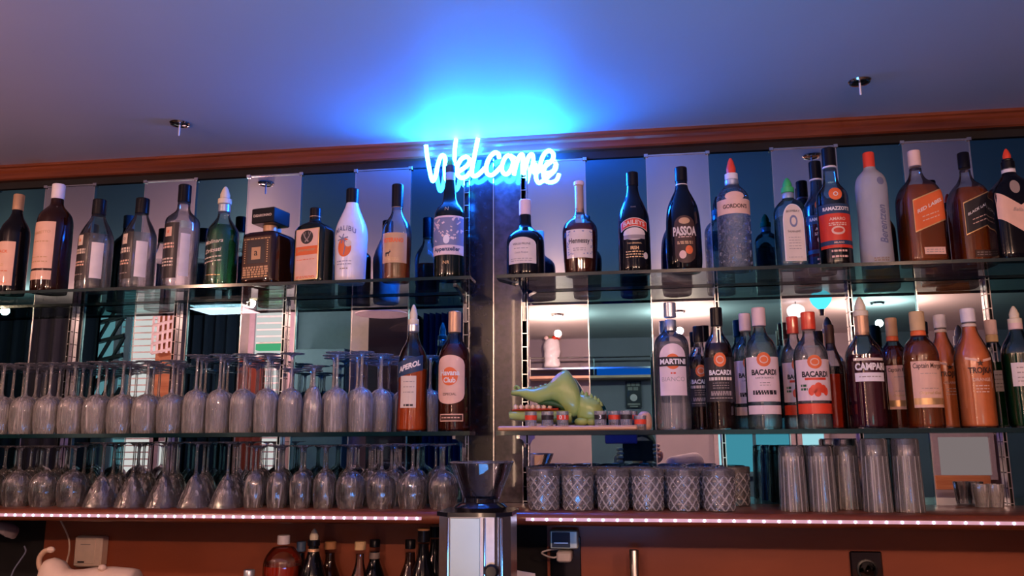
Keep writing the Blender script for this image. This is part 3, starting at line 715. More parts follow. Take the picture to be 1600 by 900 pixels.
# 10 brandy
b = Bot('brandy_bottle', 'clear bottle of amber brandy with black cap and tan bull label', 620, 289, 47, YF, Z1T, [(.88,0),(.92,.02),(.93,.10),(1,.45),(.98,.52),(.84,.59),(.52,.66),(.38,.70),(.36,.76),(.35,1)])
b.body('clear', .80); b.liquid('amber', .44); b.cap('blackcap', .76, 1.0); b.cap('goldcap', .755, .775, .37, 'cap_ring')
b.label(.17, .47, .92, 'tan', uc=.08); b.text('VETERANO', .395, 1.45, 'orange', uc=.0, bold=.045, stretch=1.35)
mb = MB()
for p, q, w_ in (((-.5, .265), (-.2, .268), .06), ((-.5, .26), (-.5, .235), .025), ((-.42, .26), (-.42, .235), .025), ((-.24, .26), (-.24, .235), .025), ((-.2, .27), (-.13, .285), .045), ((-.14, .285), (-.17, .30), .015)): quad2(b, mb, p, q, w_, .0012)
mb.build('bull_emblem', 'ink', b.last, smooth=False); b.lines([.215, .20], .5, 'goldink', th=.003)
# 11 Appenzell bitter with green pourer, in front of the sign
b = Bot('bitter_bottle', 'dark herb bitter bottle with green pourer in front of the neon sign', 703, 246, 50, YF, Z1T, [(.95,0),(1,.02),(1,.10),(1,.50),(.96,.55),(.72,.59),(.52,.62),(.44,.66),(.40,.72),(.32,.79),(.28,.84),(.28,.88)])
b.body('darkgreen'); b.cap('silvercap', .80, .87, .32, 'neck_band'); b.cone('greencap', .87, 1.0, .32, 'navylabel', .45)
b.label(.18, .49, 1.25, 'pinkpaper'); lb = b.last; b.label(.24, .475, 1.22, 'blueink', off=.0009, name='engraved_scene')
mb = MB(); rnd = random.Random(3)
for _ in range(34):
    x, z = rnd.uniform(-1, 1), rnd.uniform(.30, .46); quad2(b, mb, (x, z), (x+rnd.uniform(-.25, .25), z+rnd.uniform(-.03, .03)), rnd.uniform(.03, .07), .0013)
mb.build('engraving', 'pinkpaper', lb, smooth=False)
b.label(.265, .335, .2, 'whitecap', shape='circle', off=.0015, name='small_medallion'); b.label(.185, .255, 1.22, 'pinkpaper', off=.0014, name='name_band')
b.text('Appenzeller', .22, 1.75, 'navylabel', bold=.03, off=.0019)
b.last = b.root; b.text('N', .545, .22, 'goldink', bold=0); b.text('NR', .12, .4, 'goldink', bold=-.0)
# 12 squat plum brandy
b = Bot('brandy_bottle', 'squat dark bottle with pale pink cap and cream label beside the pillar', 821, 313, 61, YF, Z1T, PF['squat'])
b.body('blackglass', .85); b.cap('pinkcap', .80, 1.0); b.label(.14, .47, .80, 'cream', uc=-.1, shape='arch'); b.text('VIEILLE PRUNE', .385, .95, 'ink', uc=-.1, bold=0)
b.lines([.33], .4, 'greyink', uc=-.1); b.text('Louis Roque', .275, .7, 'greyink', uc=-.1, shear=.3); b.lines([.20, .175], .6, 'greyink', uc=-.1)
# 13 cognac
b = Bot('cognac_bottle', 'cognac bottle with tall cream cap and floral bordered white label', 906, 284, 57, YF, Z1T, PF['hen'])
b.body('clear', .80); b.liquid('darkamber', .52); b.cap('goldcap', .66, .96, .25, 'neck_sleeve'); b.cap('pinkcap', .955, 1.0, .30); b.label(.16, .45, .80, 'cream')
b.text('Hennessy', .325, 1.2, 'ink', bold=.02, stretch=1.3); rnd = random.Random(8); mb = MB()
for _ in range(38):
    sx = rnd.choice((-1, 1)); x = sx*rnd.uniform(.62, .76); z = rnd.uniform(.19, .43)
    if rnd.random() < .3: x = rnd.uniform(-.7, .7)*1; z = rnd.choice((.195, .20, .425))
    quad2(b, mb, (x, z), (x+.05, z+.008), .03, .0012)
mb.build('floral_border', 'blueink', b.last, smooth=False); b.lines([.255, .235], .35, 'greyink')
# 14 irish cream
b = Bot('liqueur_bottle', 'black cream liqueur bottle with arched red and gold name banner', 990, 270, 52, YF, Z1T, PF['bail'])
b.body('blackglass', .90); b.cap('blackcap', .86, 1.0); b.last = b.root
b.text('RWB', .625, .30, 'greyink', bold=.0)
def arcband(b, z0, z1, hw, drop, mat, off, name):
    vs = []; n = 20
    for i in range(n+1):
        t = -1+2*i/n; dz = -drop*t*t
        for z in (z0, z1): vs.append(b.surf(t*hw*b.R, (z+dz)*b.H, off))
    o = MB().add(vs, [(2*i, 2*i+2, 2*i+3, 2*i+1) for i in range(n)]).build(name, mat, b.root, ang=80); b.last = o; return o
arcband(b, .43, .515, .90, .045, 'cream', .0005, 'banner_border'); o = arcband(b, .437, .508, .86, .043, 'red', .0009, 'name_banner')
b.text('BAILEYS', .472, 1.35, 'cream', bold=.02, arc=.155, off=.0014)
b.label(.30, .42, .72, 'cream', shape='circle', name='landscape_oval', off=.0006); b.label(.31, .35, .68, 'greyink', name='landscape_shade', off=.001)
b.last = b.root; b.text('THE ORIGINAL', .27, .9, 'goldink', bold=.01); b.text('IRISH', .225, .5, 'goldink', bold=.02, stretch=1.3); b.lines([.19, .165, .14], .55, 'goldink', th=.005)
b.label(.12, .185, .17, 'cream', shape='circle', uc=.72, name='round_seal')
# 15 passion fruit liqueur
b = Bot('liqueur_bottle', 'black waisted bottle with orange fruit panel and bold cream lettering', 1067, 262, 59, YF, Z1T, PF['passoa'])
b.body('blackglass', .90); b.cap('blackcap', .86, 1.0); b.cap('cream', .815, .84, .34, 'neck_band'); b.label(.06, .50, .58, 'brownlabel', shape='archboth')
pl = b.last; b.text('PASSOA', .355, 1.30, 'cream', bold=.04, stretch=1.9); b.last = pl; b.lines([.30], .35, 'peach'); b.lines([.255, .24], .42, 'tan', th=.006)
b.label(.14, .22, .20, 'orange', shape='circle', uc=.2, off=.001, name='fruit'); b.label(.10, .175, .19, 'peach', shape='circle', uc=-.15, off=.0014, name='cut_fruit'); b.label(.42, .48, .3, 'tan', shape='circle', off=.001, name='fruit')
# 16 patterned gin
b = Bot('gin_bottle', 'clear gin bottle with leaf pattern, peach label and red pourer', 1146, 247, 54, YF, Z1T, [(.95,0),(1,.02),(1,.06),(1,.60),(.97,.65),(.76,.70),(.52,.73),(.40,.76),(.38,.82)])
b.body('clearpat'); b.liquid('liq', .62); b.cap('silvercap', .745, .80, .42, 'neck_ring'); b.cone('redcap', .80, 1.0, .40, 'whitecap', .28)
b.label(.47, .60, 1.35, 'peach', shape='rect'); b.label(.585, .665, .6, 'peach', shape='circle', name='label_crest'); b.text("GORDON'S", .535, 1.5, 'brownlabel', bold=.02, stretch=1.2)
mb = MB(); rnd = random.Random(2)
for i in range(46):
    x = rnd.uniform(-1.2, 1.2); z = rnd.uniform(.05, .44); a = rnd.uniform(0, PI); pts = [b.surf((x+.16*math.cos(a+k*.5)*k/4)*b.R, z*b.H+.16*math.sin(a+k*.5)*k/4*b.R, .0004) for k in range(5)]
    mb.tube(pts, .0011, 5)
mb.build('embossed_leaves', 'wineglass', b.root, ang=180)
# 17 square pale blue gin
b = Bot('gin_bottle', 'square pale blue gin bottle with cream label and green spiked pourer', 1234, 278, 46, YF, Z1T, [(.96,0),(1,.02),(1,.60),(.98,.66),(.80,.71),(.48,.75),(.38,.78),(.36,.84)], sec=6, rz=4)
b.body('tinteal'); b.liquid('liqblue', .55); b.cap('silvercap', .76, .83, .42, 'neck_ring'); b.cone('greencap', .83, 1.0, .46, 'greencap', .35)
b.label(.06, .675, .74, 'whitecap', shape='arch', name='label_border'); b.label(.07, .665, .68, 'cream', shape='arch', off=.0009)
b.text('BOMBAY', .595, .95, 'ink', bold=.0, arc=.05, off=.0014); b.text('SAPPHIRE', .37, .9, 'ink', bold=0, arc=-.06, off=.0014); b.label(.42, .55, .28, 'blueink', shape='circle', off=.0013, name='round_medallion'); b.label(.445, .525, .17, 'cream', shape='circle', off=.0017, name='medallion_centre')
b.last = b.root.children[-3]; b.lines([.31, .28, .25, .22, .19], .42, 'greyink', th=.003, off=.0014); b.lines([.10], .5, 'greyink', th=.003, off=.0014)
# 18 amaro + one behind
def amaro(lab, cx, top, wd, Y, colA, rear=False, rz=0):
    b = Bot('amaro_bottle', lab, cx, top, wd, Y, Z1T, [(.95,0),(1,.02),(1,.10),(1,.56),(.96,.61),(.76,.65),(.56,.68),(.46,.72),(.42,.80),(.38,.84),(.38,1)], rz=rz)
    b.body('navy' if rear else 'tinteal', .86); 
    if not rear: b.liquid('deepbrown', .55)
    b.cap('blackcap', .84, 1.0, .44); b.cap('whitecap', .825, .842, .46, 'cap_ring')
    b.label(.14, .42, 1.3, colA); b.label(.42, .50, 1.3, 'navylabel', name='name_band'); b.text('RAMAZZOTTI', .46, 1.75, 'whiteink', bold=.04, off=.0012, stretch=1.15)
    b.label(.53, .635, .42, 'orange', shape='circle', name='round_seal'); b.text('o', .58, .3, 'whiteink', off=.0012, bold=-.0)
    b.last = b.root.children[2]
    b.text('AMARO', .375, 1.0, 'peach', bold=.03, off=.0011); b.lines([.34, .325], .55, 'peach', th=.005); b.label(.245, .315, .42, 'peach', shape='circle', off=.001, name='figure_seal'); b.label(.262, .30, .30, colA, shape='circle', off=.0014, name='seal_centre')
    b.label(.165, .20, 1.28, 'navylabel', off=.001, name='dark_stripe'); b.text('MILANO', .182, .6, 'peach', off=.0015, bold=.02)
    b.last = b.root; b.lines([.115, .07], .5, 'peach', th=.008)
amaro('dark amaro bottle with orange-red label and round orange seal', 1301, 232, 52, YF, 'red')
amaro('navy amaro bottle with purple label half hidden behind the orange-labelled one', 1279, 253, 46, -.085, 'campari', True)
# 19 frosted korn
b = Bot('spirit_bottle', 'frosted clear bottle with orange-red cap and upright silver script', 1364, 239, 53, YF, Z1T, PF['berent'])
b.body('frost', .90); b.cap('redcap', .855, 1.0, .36); b.last = b.root; b.label(.68, .75, .25, 'blueink', shape='circle', uc=.35, name='small_emblem')
b.last = b.root; b.text('Berentzen', .34, 2.5, 'blueink', vert=True, shear=.25, bold=.02, uc=.25, stretch=1.15); b.last = b.root; b.lines([.05, .03], .45, 'greyink', th=.006)
# 20,21 square whiskies
def jw(lab, cx, top, wd, txt, cm, capm, nm, tx2, liq, rz, Y=-.165):
    b = Bot('whisky_bottle', lab, cx, top, wd, Y, Z1T, PF['jw'], sec=6, asp=1, rz=rz)
    b.body('clear', .86); b.liquid(liq, .67); b.cap(capm, .86, 1.0, .33)
    b.label(.30, .58, .86, 'gold', slant=.055, name='label_border', uc=.1); b.label(.31, .57, .84, cm, slant=.055, off=.001, uc=.1); b.text(txt, .475, 1.35, tx2, slant=.11, off=.0016, uc=.1, bold=.02)
    b.lines([.365, .40], .45, 'peach', slant=.055, off=.0016, th=.004, uc=.1)
    b.last = b.root; b.label(.06, .12, .55, nm, name='lower_label', uc=.15); b.lines([.08, .10], .45, 'greyink', th=.003, uc=.15, off=.0011); return b
jw('square whisky bottle with slanted orange-red label and pale cap', 1436, 236, 63, 'RED LABEL', 'orange', 'pinkcap', 'peach', 'whiteink', 'amber', 6)
jw('square whisky bottle with slanted black label and black cap', 1514, 239, 58, 'BLACK LABEL', 'blacklabel', 'blackcap', 'brownlabel', 'whiteink', 'amber', 4, -.115)
# 22 large whisky bottle at the right edge
b = Bot('whisky_bottle', 'large black whisky bottle with cream chevron label and orange pourer at right edge', 1582, 232, 76, -.185, Z1T, [(.96,0),(1,.02),(1,.50),(.96,.58),(.74,.66),(.42,.73),(.28,.76),(.26,.86)], sec=5, asp=.7, rz=4)
b.body('blackglass'); b.cap('blackcap', .80, .88, .29); b.cap('whitecap', .74, .82, .29, 'neck_label'); b.cone('redcap', .87, 1.0, .24, 'blackcap', .25)
b.label(.22, .58, .97, 'peach', shape='chev'); b.text("Ballantine's", .41, 1.05, 'greyink', shear=.35, uc=.15, slant=-.02, bold=0); b.label(.20, .27, .12, 'orange', shape='circle', uc=.12, off=.001, name='wax_seal')
b.last = b.root; b.label(.56, .68, .22, 'greyink', shape='circle', uc=-.15, name='crest')

# ================================================================== BOTTLES ON THE LOWER SHELVES
b = Bot('aperitif_bottle', 'waisted bottle of orange aperitif with slanted navy label and cream pourer', 645, 476, 50, YF, Z2T, PF['aperol'][:-3]+[(.34,.76),(.32,.84)])
b.body('clear'); b.liquid('aperol', .48); b.cap('silvercap', .78, .84, .36, 'neck_ring'); b.cone('creamcap', .83, 1.0, .34)
b.label(.44, .56, .92, 'navylabel', slant=.03); b.text('APEROL', .50, 1.45, 'whiteink', bold=.05, slant=.06, shear=.1, stretch=1.15); b.label(.18, .425, .52, 'cream', shape='rect', name='shield_label', uc=-.05); b.lines([.38, .34, .30], .35, 'greyink', th=.003); b.lines([.20], .3, 'ink', th=.008)
b = Bot('rum_bottle', 'dark amber rum bottle with tall rounded cream label beside the pillar', 710, 487, 51, YF, Z2T, PF['std'])
b.body('clear', .90); b.liquid('darkamber', .72); b.cap('goldcap', .82, 1.0, .40)
b.label(.22, .62, .98, 'peach', shape='archboth', uc=-.1); hl = b.last
b.label(.37, .52, .52, 'orange', shape='circle', uc=-.1, off=.001, name='round_logo'); b.text('Havana', .475, 1.25, 'whiteink', uc=-.1, bold=.03, off=.0017, stretch=1.1); b.last = hl; b.text('Club', .415, .75, 'whiteink', uc=-.1, bold=.03, off=.0017, stretch=1.1); b.last = hl
b.text('ESPECIAL', .30, .85, 'brownlabel', uc=-.1, bold=0); b.last = b.root; b.label(.08, .14, .78, 'peach', uc=.0, name='lower_label'); b.label(.088, .132, .72, 'brownlabel', off=.001, name='lower_label_field'); b.lines([.11], .6, 'peach', off=.0016)
# vermouth
b = Bot('vermouth_bottle', 'clear vermouth bottle with silver cap, red disc and black name bar', 1050, 473, 58, YF, Z2T, [(.95,0),(1,.02),(1,.10),(1,.60),(.97,.67),(.84,.72),(.50,.76),(.34,.79),(.32,.84),(.32,1)])
b.body('clear', .86); b.liquid('liq', .68); b.cap('silvercap', .88, 1.0, .35); b.cap('silvercap', .77, .86, .335, 'neck_foil'); b.label(.26, .66, .80, 'pinkpaper', shape='arch')
ml = b.last; b.label(.46, .58, .40, 'orange', shape='circle', off=.0010, name='red_disc'); b.label(.484, .556, .90, 'ink', off=.0014, name='name_bar'); b.text('MARTINI', .52, 1.45, 'whiteink', bold=.04, off=.0019, stretch=1.05)
b.last = ml; b.lines([.43], .14, 'red', th=.006); b.text('BIANCO', .385, 1.3, 'greyink', bold=-.01)
# black rum, front and behind
def rum(lab, cx, top, wd, Y, bodym, liq, capm, labm, ink, extra, h1=.62):
    b = Bot('rum_bottle', lab, cx, top, wd, Y, Z2T, PF['rum'])
    b.body(bodym, .88); 
    if liq: b.liquid(liq, .70)
    b.cap(capm, .845, 1.0, .42)
    b.label(.22 if extra != 'razz' else .235, .58, 1.25, labm); l0 = b.last
    b.label(.50, .615, .42, 'orange', shape='circle', off=.001, name='round_seal'); b.label(.525, .59, .26, 'peach', shape='circle', off=.0014, name='seal_ring'); b.label(.535, .58, .20, 'orange', shape='circle', off=.0018, name='seal_centre')
    b.last = l0; b.text('BACARDI', .455, 1.55, ink, bold=.04, stretch=1.2)
    b.last = l0
    if extra == 'black': b.lines([.405], .8, 'cream', th=.013); b.lines([.37, .35, .33], .55, 'greyink', th=.003); b.lines([.295, .28], .7, 'greyink', th=.010, seed=4); b.lines([.25], .8, 'cream', th=.002)
    elif extra == 'white':
        b.text('CARTA BLANCA', .41, 1.1, ink, bold=0); b.last = l0; b.lines([.37, .35], .3, ink, th=.002); b.lines([.30, .285], .75, ink, th=.010, seed=4); b.label(.12, .19, 1.25, labm, name='lower_label')
    else:
        b.label(.405, .425, .62, 'red', off=.001, name='red_bar'); b.last = l0
        for (u, z, r_) in ((-.15, .33, .2), (.12, .35, .22), (.38, .33, .22), (-.3, .31, .16), (.55, .31, .16), (.05, .30, .2)): b.label(z-.035, z+.035, r_, 'redcap', shape='circle', uc=u, off=.0012, name='berry')
        b.last = l0; b.lines([.36, .33], .2, 'green', uc=-.7, th=.01); b.label(.125, .21, 1.28, 'redcap', name='red_band')
rum('dark rum bottle with black cap, black label and round orange seal in front', 1123, 481, 48, YF, 'clear', 'deepbrown', 'blackcap', 'blacklabel', 'whiteink', 'black')
rum('shorter-looking dark rum bottle standing behind and left of the black-labelled rum', 1094, 510, 42, -.062, 'clear', 'deepbrown', 'blackcap', 'blacklabel', 'whiteink', 'black')
rum('clear white rum bottle with pale cap and blush label, in front', 1190, 481, 54, YF, 'clear', 'liqblue', 'pinkcap', 'pinkpaper', 'ink', 'white')
rum('clear white rum bottle half hidden behind its pale-capped twin', 1168, 490, 46, -.060, 'clear', 'liqblue', 'pinkcap', 'pinkpaper', 'ink', 'white')
rum('clear raspberry rum bottle with red cap and red berry label, in front', 1268, 488, 56, YF, 'clear', 'liq', 'redcap', 'pinkpaper', 'ink', 'razz')
rum('clear raspberry rum bottle half hidden behind its red-capped twin', 1243, 495, 46, -.060, 'clear', 'liq', 'redcap', 'pinkpaper', 'ink', 'razz')
b = Bot('liqueur_bottle', 'slim bottle of orange-red liqueur with dark cap behind the berry-labelled rum', 1301, 508, 38, -.062, Z2T, PF['slope'])
b.body('clear', .90); b.liquid('redliq', .52); b.cap('brownlabel', .82, 1.0, .40)
# bitter
b = Bot('bitter_bottle', 'dark crimson bitter bottle with cream pourer and bold white lettering', 1351, 464, 62, YF, Z2T, [(.95,0),(1,.02),(1,.10),(1,.52),(.97,.57),(.80,.62),(.52,.67),(.36,.72),(.32,.78),(.31,.86)])
b.body('clear', .80); b.liquid('campari', .55); b.cap('goldcap', .70, .86, .37, 'neck_sleeve'); b.cone('creamcap', .85, 1.0, .40, 'creamcap', .28)
b.last = b.root; b.label(.50, .52, .85, 'cream', name='top_band'); b.last = b.root; b.text('CAMPARI', .455, 1.65, 'whiteink', bold=.05, stretch=1.25, uc=.05); b.label(.345, .41, .82, 'whitecap', name='label')
b.lines([.38], .6, 'greyink', th=.003)
# spiced rum, front and behind
def spiced(lab, cx, top, wd, Y, liq):
    b = Bot('rum_bottle', lab, cx, top, wd, Y, Z2T, PF['rum'])
    b.body('clear', .88); b.liquid(liq, .74); b.cap('tan' if liq != 'amber' else 'corkpale', .83, 1.0, .42); b.cap('orange', .785, .83, .42, 'neck_band'); b.label(.17, .56, 1.0, 'peach', uc=.1); l0 = b.last
    b.text('Captain Morgan', .515, 1.75, 'brownlabel', shear=.1, bold=.01, uc=.1, stretch=1.5); b.last = l0
    b.text('Original Gold', .29, 1.3, 'goldink', shear=.3, uc=.1); b.last = l0; b.label(.195, .25, .98, 'gold', uc=.1, off=.001, name='gold_band'); b.last = l0; b.lines([.33, .455], .5, 'greyink', uc=.1, th=.002)
spiced('amber spiced rum bottle with cream label and gold band, in front', 1440, 487, 58, YF, 'amber')
spiced('dark spiced rum bottle with gold cap, behind and left of the amber one', 1399, 497, 46, -.068, 'darkamber')
# cloudy orange vodka, front and two behind
def trojka(lab, cx, top, wd, Y):
    b = Bot('vodka_bottle', lab, cx, top, wd, Y, Z2T, PF['slope'])
    b.body('clear', .90); b.liquid('orangejuice', .86); b.cap('whitecap', .88, 1.0, .40); b.cap('cream', .84, .87, .38, 'neck_band')
    b.last = b.root; b.text('TROJKA', .46, 1.30, 'brownlabel', bold=.03, stretch=1.3); b.last = b.root; b.text('ORANGE', .39, .95, 'peach', bold=.02, stretch=1.1); b.last = b.root
    mb = MB()
    for k in range(5):
        a = PI/2+k*2*PI/5; p = [b.surf((.20*math.cos(q)*r_)*b.R, .525*b.H+.20*math.sin(q)*r_*b.R, .0011) for q, r_ in ((a-PI/5, .42), (a, 1), (a+PI/5, .42))]; mb.add([b.surf(0, .525*b.H, .0011)]+p, [(0, 1, 2, 3)])
    mb.build('star_emblem', 'brownlabel', b.root, smooth=False)
    b.label(.55, .57, .3, 'peach', name='ribbon', uc=-.45, slant=-.01); b.label(.545, .565, .3, 'peach', name='ribbon', uc=.45, slant=.01); b.last = b.root; b.lines([.34, .315, .29], .35, 'peach', th=.004)
trojka('cloudy orange vodka bottle with white cap and dark star, in front', 1521, 482, 60, YF)
trojka('cloudy orange vodka bottle directly behind the front orange one', 1476, 492, 50, -.065)
# green bottles at the right end
def greenb(lab, cx, top, wd, Y, cone):
    b = Bot('liqueur_bottle', lab, cx, top, wd, Y, Z2T, PF['std'])
    b.body('clear', .88); b.liquid('greendeep', .60)
    if cone: b.cap('pinkcap', .80, .86, .40, 'neck_ring'); b.cone('creamcap', .85, 1.0, .40)
    else: b.cap('pinkcap', .86, 1.0, .42); b.cap('corkpale', .79, .86, .42, 'neck_band')
    b.label(.33, .52, .95, 'paper', uc=.05); b.lines([.48, .44, .40, .37], .6, 'greyink', th=.004)
greenb('green liqueur bottle with cream pourer at the right end of lower shelf', 1594, 478, 56, YF, True)
greenb('green liqueur bottle with pale cap behind the cream-pourer one', 1556, 500, 46, -.060, False)

# ================================================================== GLASSWARE
def glassprof(outer, t=.0011):
    "closed wall profile of an open vessel: outer contour from foot up, then back inside"
    return outer
def wine_mesh(h, rb, rf, stem, bowl, segs=24, upright=False, t=.0012):
    """stemmed glass standing upside down on its rim: bowl is a list of (radius fraction, height fraction of bowl) from rim (0) to stem (1)"""
    hb = h-stem; out = [(r*rb, z*hb) for r, z in bowl]; out = chaikin(out, 1)
    prof_out = out+[(.0045, hb+.004), (.0034, hb+.012), (.0032, h-.016), (.0045, h-.007), (.012, h-.0035), (rf*.96, h-.0016), (rf, h-.0008), (rf*.98, h), (.001, h)]
    inn = [(max(.0015, r-t), z) for r, z in out[:-1]]+[(.002, hb-.004)]
    prof = list(reversed(inn))+prof_out
    mb = MB(); mb.lathe(prof, segs, cap0=True, cap1=True); return mb
def place_row(maker, name, cat, group, labf, rowspec, z):
    "rowspec: list of (px, Y, count label)"
    src = None; out = []
    for i, (cx, Y) in enumerate(rowspec):
        c = at(cx, 620, Y)
        if src is None:
            src = maker(name); o = src
        else:
            o = src.copy(); COL.objects.link(o)
        o.location = (c.x, Y, z); o.rotation_euler = (0, 0, random.uniform(0, 6)); tag(o, labf(i), cat, group); out.append(o)
    return out
def row_world(px0, px1, Y, step, stagger=0, jit=.003):
    x0, x1 = at(px0, 620, Y).x, at(px1, 620, Y).x; n = int((x1-x0)/step+.001)+1; r = []
    for i in range(n):
        x = x0+i*step+stagger+random.uniform(-jit, jit)
        if x <= x1+.001: r.append((x, Y))
    return r
ORD = lambda n: ('%d' % n)
def row(maker, name, cat, group, lab, px0, px1, Y, step, z, stagger=0, jit=.0006, ends='from the left'):
    src = None
    for i, (x, y) in enumerate(row_world(px0, px1, Y, step, stagger, jit)):
        if src is None: src = maker(); o = src; o.name = name
        else: o = src.copy(); COL.objects.link(o)
        o.location = (x, y, z); o.rotation_euler = (0, 0, random.uniform(0, 6)); tag(o, '%s, %s' % (lab, ('%d' % (i+1))+{1:'st',2:'nd',3:'rd'}.get(i+1,'th')+' '+ends), cat, group)
def mk(mb, mat='wineglass'): return lambda: mb.build('g', mat, ang=60)
# shapes (rim first)
W_ROUND = wine_mesh(.185, .0335, .033, .085, [(.86,0),(.95,.2),(1,.5),(.95,.80),(.58,.95),(.2,1.0)])
W_TALL = wine_mesh(.198, .0300, .031, .088, [(.93,0),(.97,.2),(1,.5),(.97,.82),(.62,.95),(.2,1.0)])
W_CONE = wine_mesh(.158, .040, .032, .080, [(1,0),(.86,.25),(.66,.52),(.44,.78),(.22,.95),(.12,1.0)])
W_GOB = wine_mesh(.150, .036, .032, .062, [(.80,0),(.93,.2),(1,.48),(.92,.76),(.55,.94),(.2,1.0)])
W_SMALL = wine_mesh(.148, .0265, .028, .060, [(.84,0),(.94,.2),(1,.5),(.92,.78),(.55,.95),(.2,1.0)])
W_FLUTE = wine_mesh(.165, .024, .027, .050, [(.9,0),(.97,.2),(1,.45),(.85,.75),(.5,.95),(.2,1.0)])
zS, zL = Z2T+.0005, ZLED+.0005
G = 'upturned wine glasses on the left lower shelf'
def row_seq(segs, px0, Y, z, group, shift=0):
    "one continuous row: (px where the kind ends, maker, radius, name, category, label)"
    x = at(px0, 620, Y).x+shift; pr = None; made = {}
    for pe, maker, rad_, name, cat, lab in segs:
        xe = at(pe, 620, Y).x; i = 0
        while True:
            xn = x if pr is None else x+pr+rad_+.0012
            if xn > xe: break
            x = xn; pr = rad_; i += 1
            if lab in made: o = made[lab].copy(); COL.objects.link(o)
            else: o = maker(); o.name = name; made[lab] = o
            o.location = (x, Y, z); o.rotation_euler = (0, 0, random.uniform(0, 6))
            tag(o, '%s, %d%s from the left' % (lab, i, {1: 'st', 2: 'nd', 3: 'rd'}.get(i, 'th')), cat, group)
YS = (-.178, -.108, -.042)
for r_, Y in enumerate(YS):
    nm = ('front', 'middle', 'rear')[r_]
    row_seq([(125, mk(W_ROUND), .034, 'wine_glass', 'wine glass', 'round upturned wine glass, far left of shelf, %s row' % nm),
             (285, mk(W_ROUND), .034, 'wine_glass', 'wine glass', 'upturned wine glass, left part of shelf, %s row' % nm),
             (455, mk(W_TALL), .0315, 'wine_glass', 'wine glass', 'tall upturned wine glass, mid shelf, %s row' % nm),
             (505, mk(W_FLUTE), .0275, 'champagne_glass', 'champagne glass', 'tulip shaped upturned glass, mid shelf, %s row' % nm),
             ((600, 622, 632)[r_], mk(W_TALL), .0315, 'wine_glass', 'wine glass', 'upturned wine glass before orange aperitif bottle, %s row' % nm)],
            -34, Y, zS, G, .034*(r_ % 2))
row(mk(W_TALL), 'wine_glass', 'wine glass', G, 'upturned wine glass behind the orange aperitif', 672, 706, -.042, .0645, zS)
G2 = 'upturned glasses on the ledge under the left shelves'
YL = (-.205, -.125, -.045)
for r_, Y in enumerate(YL):
    nm = ('front', 'middle', 'rear')[r_]; q = 'wineglass2'
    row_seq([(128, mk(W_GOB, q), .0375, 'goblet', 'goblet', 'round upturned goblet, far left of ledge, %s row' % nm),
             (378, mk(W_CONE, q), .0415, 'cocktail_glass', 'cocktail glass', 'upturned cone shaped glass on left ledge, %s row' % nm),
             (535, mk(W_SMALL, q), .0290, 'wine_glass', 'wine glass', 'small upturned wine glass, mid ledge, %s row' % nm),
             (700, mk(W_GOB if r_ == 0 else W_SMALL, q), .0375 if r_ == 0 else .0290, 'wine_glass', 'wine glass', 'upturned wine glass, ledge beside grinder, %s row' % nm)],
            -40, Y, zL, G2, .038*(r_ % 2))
# cut glass tumblers
def tumbler():
    h, r = .092, .038; segs = 96
    def mod(th, z, rr):
        if z < .008 or z > h-.016 or rr < r*.85: return 1
        a = th*12/(2*PI); q = z/.0125
        return 1-.06*max(abs(math.sin(PI*(a+q/2))), abs(math.sin(PI*(a-q/2))))**3
    prof = [(.001, .010), (r*.84, .011), (r*.90, .03), (r*.93, h), (r*.965, h), (r, h-.012)]
    prof = [(.001, .012), (r*.80, .013), (r*.86, .025), (r*.92, h-.001), (r*.95, h), (r*.99, h-.001)]+[(r*(1-.06*(1-k/30)), h-.004-(h-.012)*(1-k/30)) for k in range(30, -1, -1)]+[(r*.90, .001), (.001, 0)]
    return MB().lathe(prof, segs, mod=mod)
TUM = tumbler()
G3 = 'cut glass tumblers on the right of the ledge'
for r_, Y in enumerate((-.21, -.127, -.044)):
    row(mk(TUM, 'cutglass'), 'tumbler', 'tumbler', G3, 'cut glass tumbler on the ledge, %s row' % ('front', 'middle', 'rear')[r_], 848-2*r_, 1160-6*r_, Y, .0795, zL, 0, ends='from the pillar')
def highball(h, r, fl=.9):
    segs = 20
    def mod(th, z, rr): return 1-.035*abs(math.sin(5*th)) if .02 < z < h*.8 and rr > r*.75 else 1
    prof = [(r-.0014, 0), (r, .0005), (r*.99, h*.25), (r*.94, h*.7), (r*fl, h-.004), (r*fl-.003, h), (.001, h), ]
    inn = [(.001, h-.016), (r*fl-.0035, h-.014), (r*.94-.0018, h*.7), (r-.0016, .002)]
    return MB().lathe(inn+prof, segs, cap0=True, cap1=True, mod=mod)
HB = highball(.142, .0295, .86); HB2 = highball(.158, .031, .92)
G4 = 'upturned highball glasses right of the tumblers'
for r_, Y in enumerate((-.205, -.137, -.068)):
    nm = ('front', 'middle', 'rear')[r_]
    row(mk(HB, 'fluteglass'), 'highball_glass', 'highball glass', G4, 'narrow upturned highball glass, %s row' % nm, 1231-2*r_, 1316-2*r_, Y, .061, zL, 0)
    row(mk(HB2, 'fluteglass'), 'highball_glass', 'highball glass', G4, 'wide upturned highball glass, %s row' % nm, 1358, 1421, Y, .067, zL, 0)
for i, cx in enumerate((1535, 1556)):
    def sg():
        return MB().lathe([(.001, .008), (.014, .010), (.018, .052), (.020, .052), (.018, .02), (.016, 0), (.001, 0)], 20)
    c = at(cx, 785, -.06); o = mk(sg())(); o.name = 'shot_glass'; o.location = (c.x, -.06+.05*i*0, zL); tag(o, ('left' if i == 0 else 'right')+' one of two small shot glasses far right on the ledge', 'shot glass', 'small glasses at the right end of the ledge')

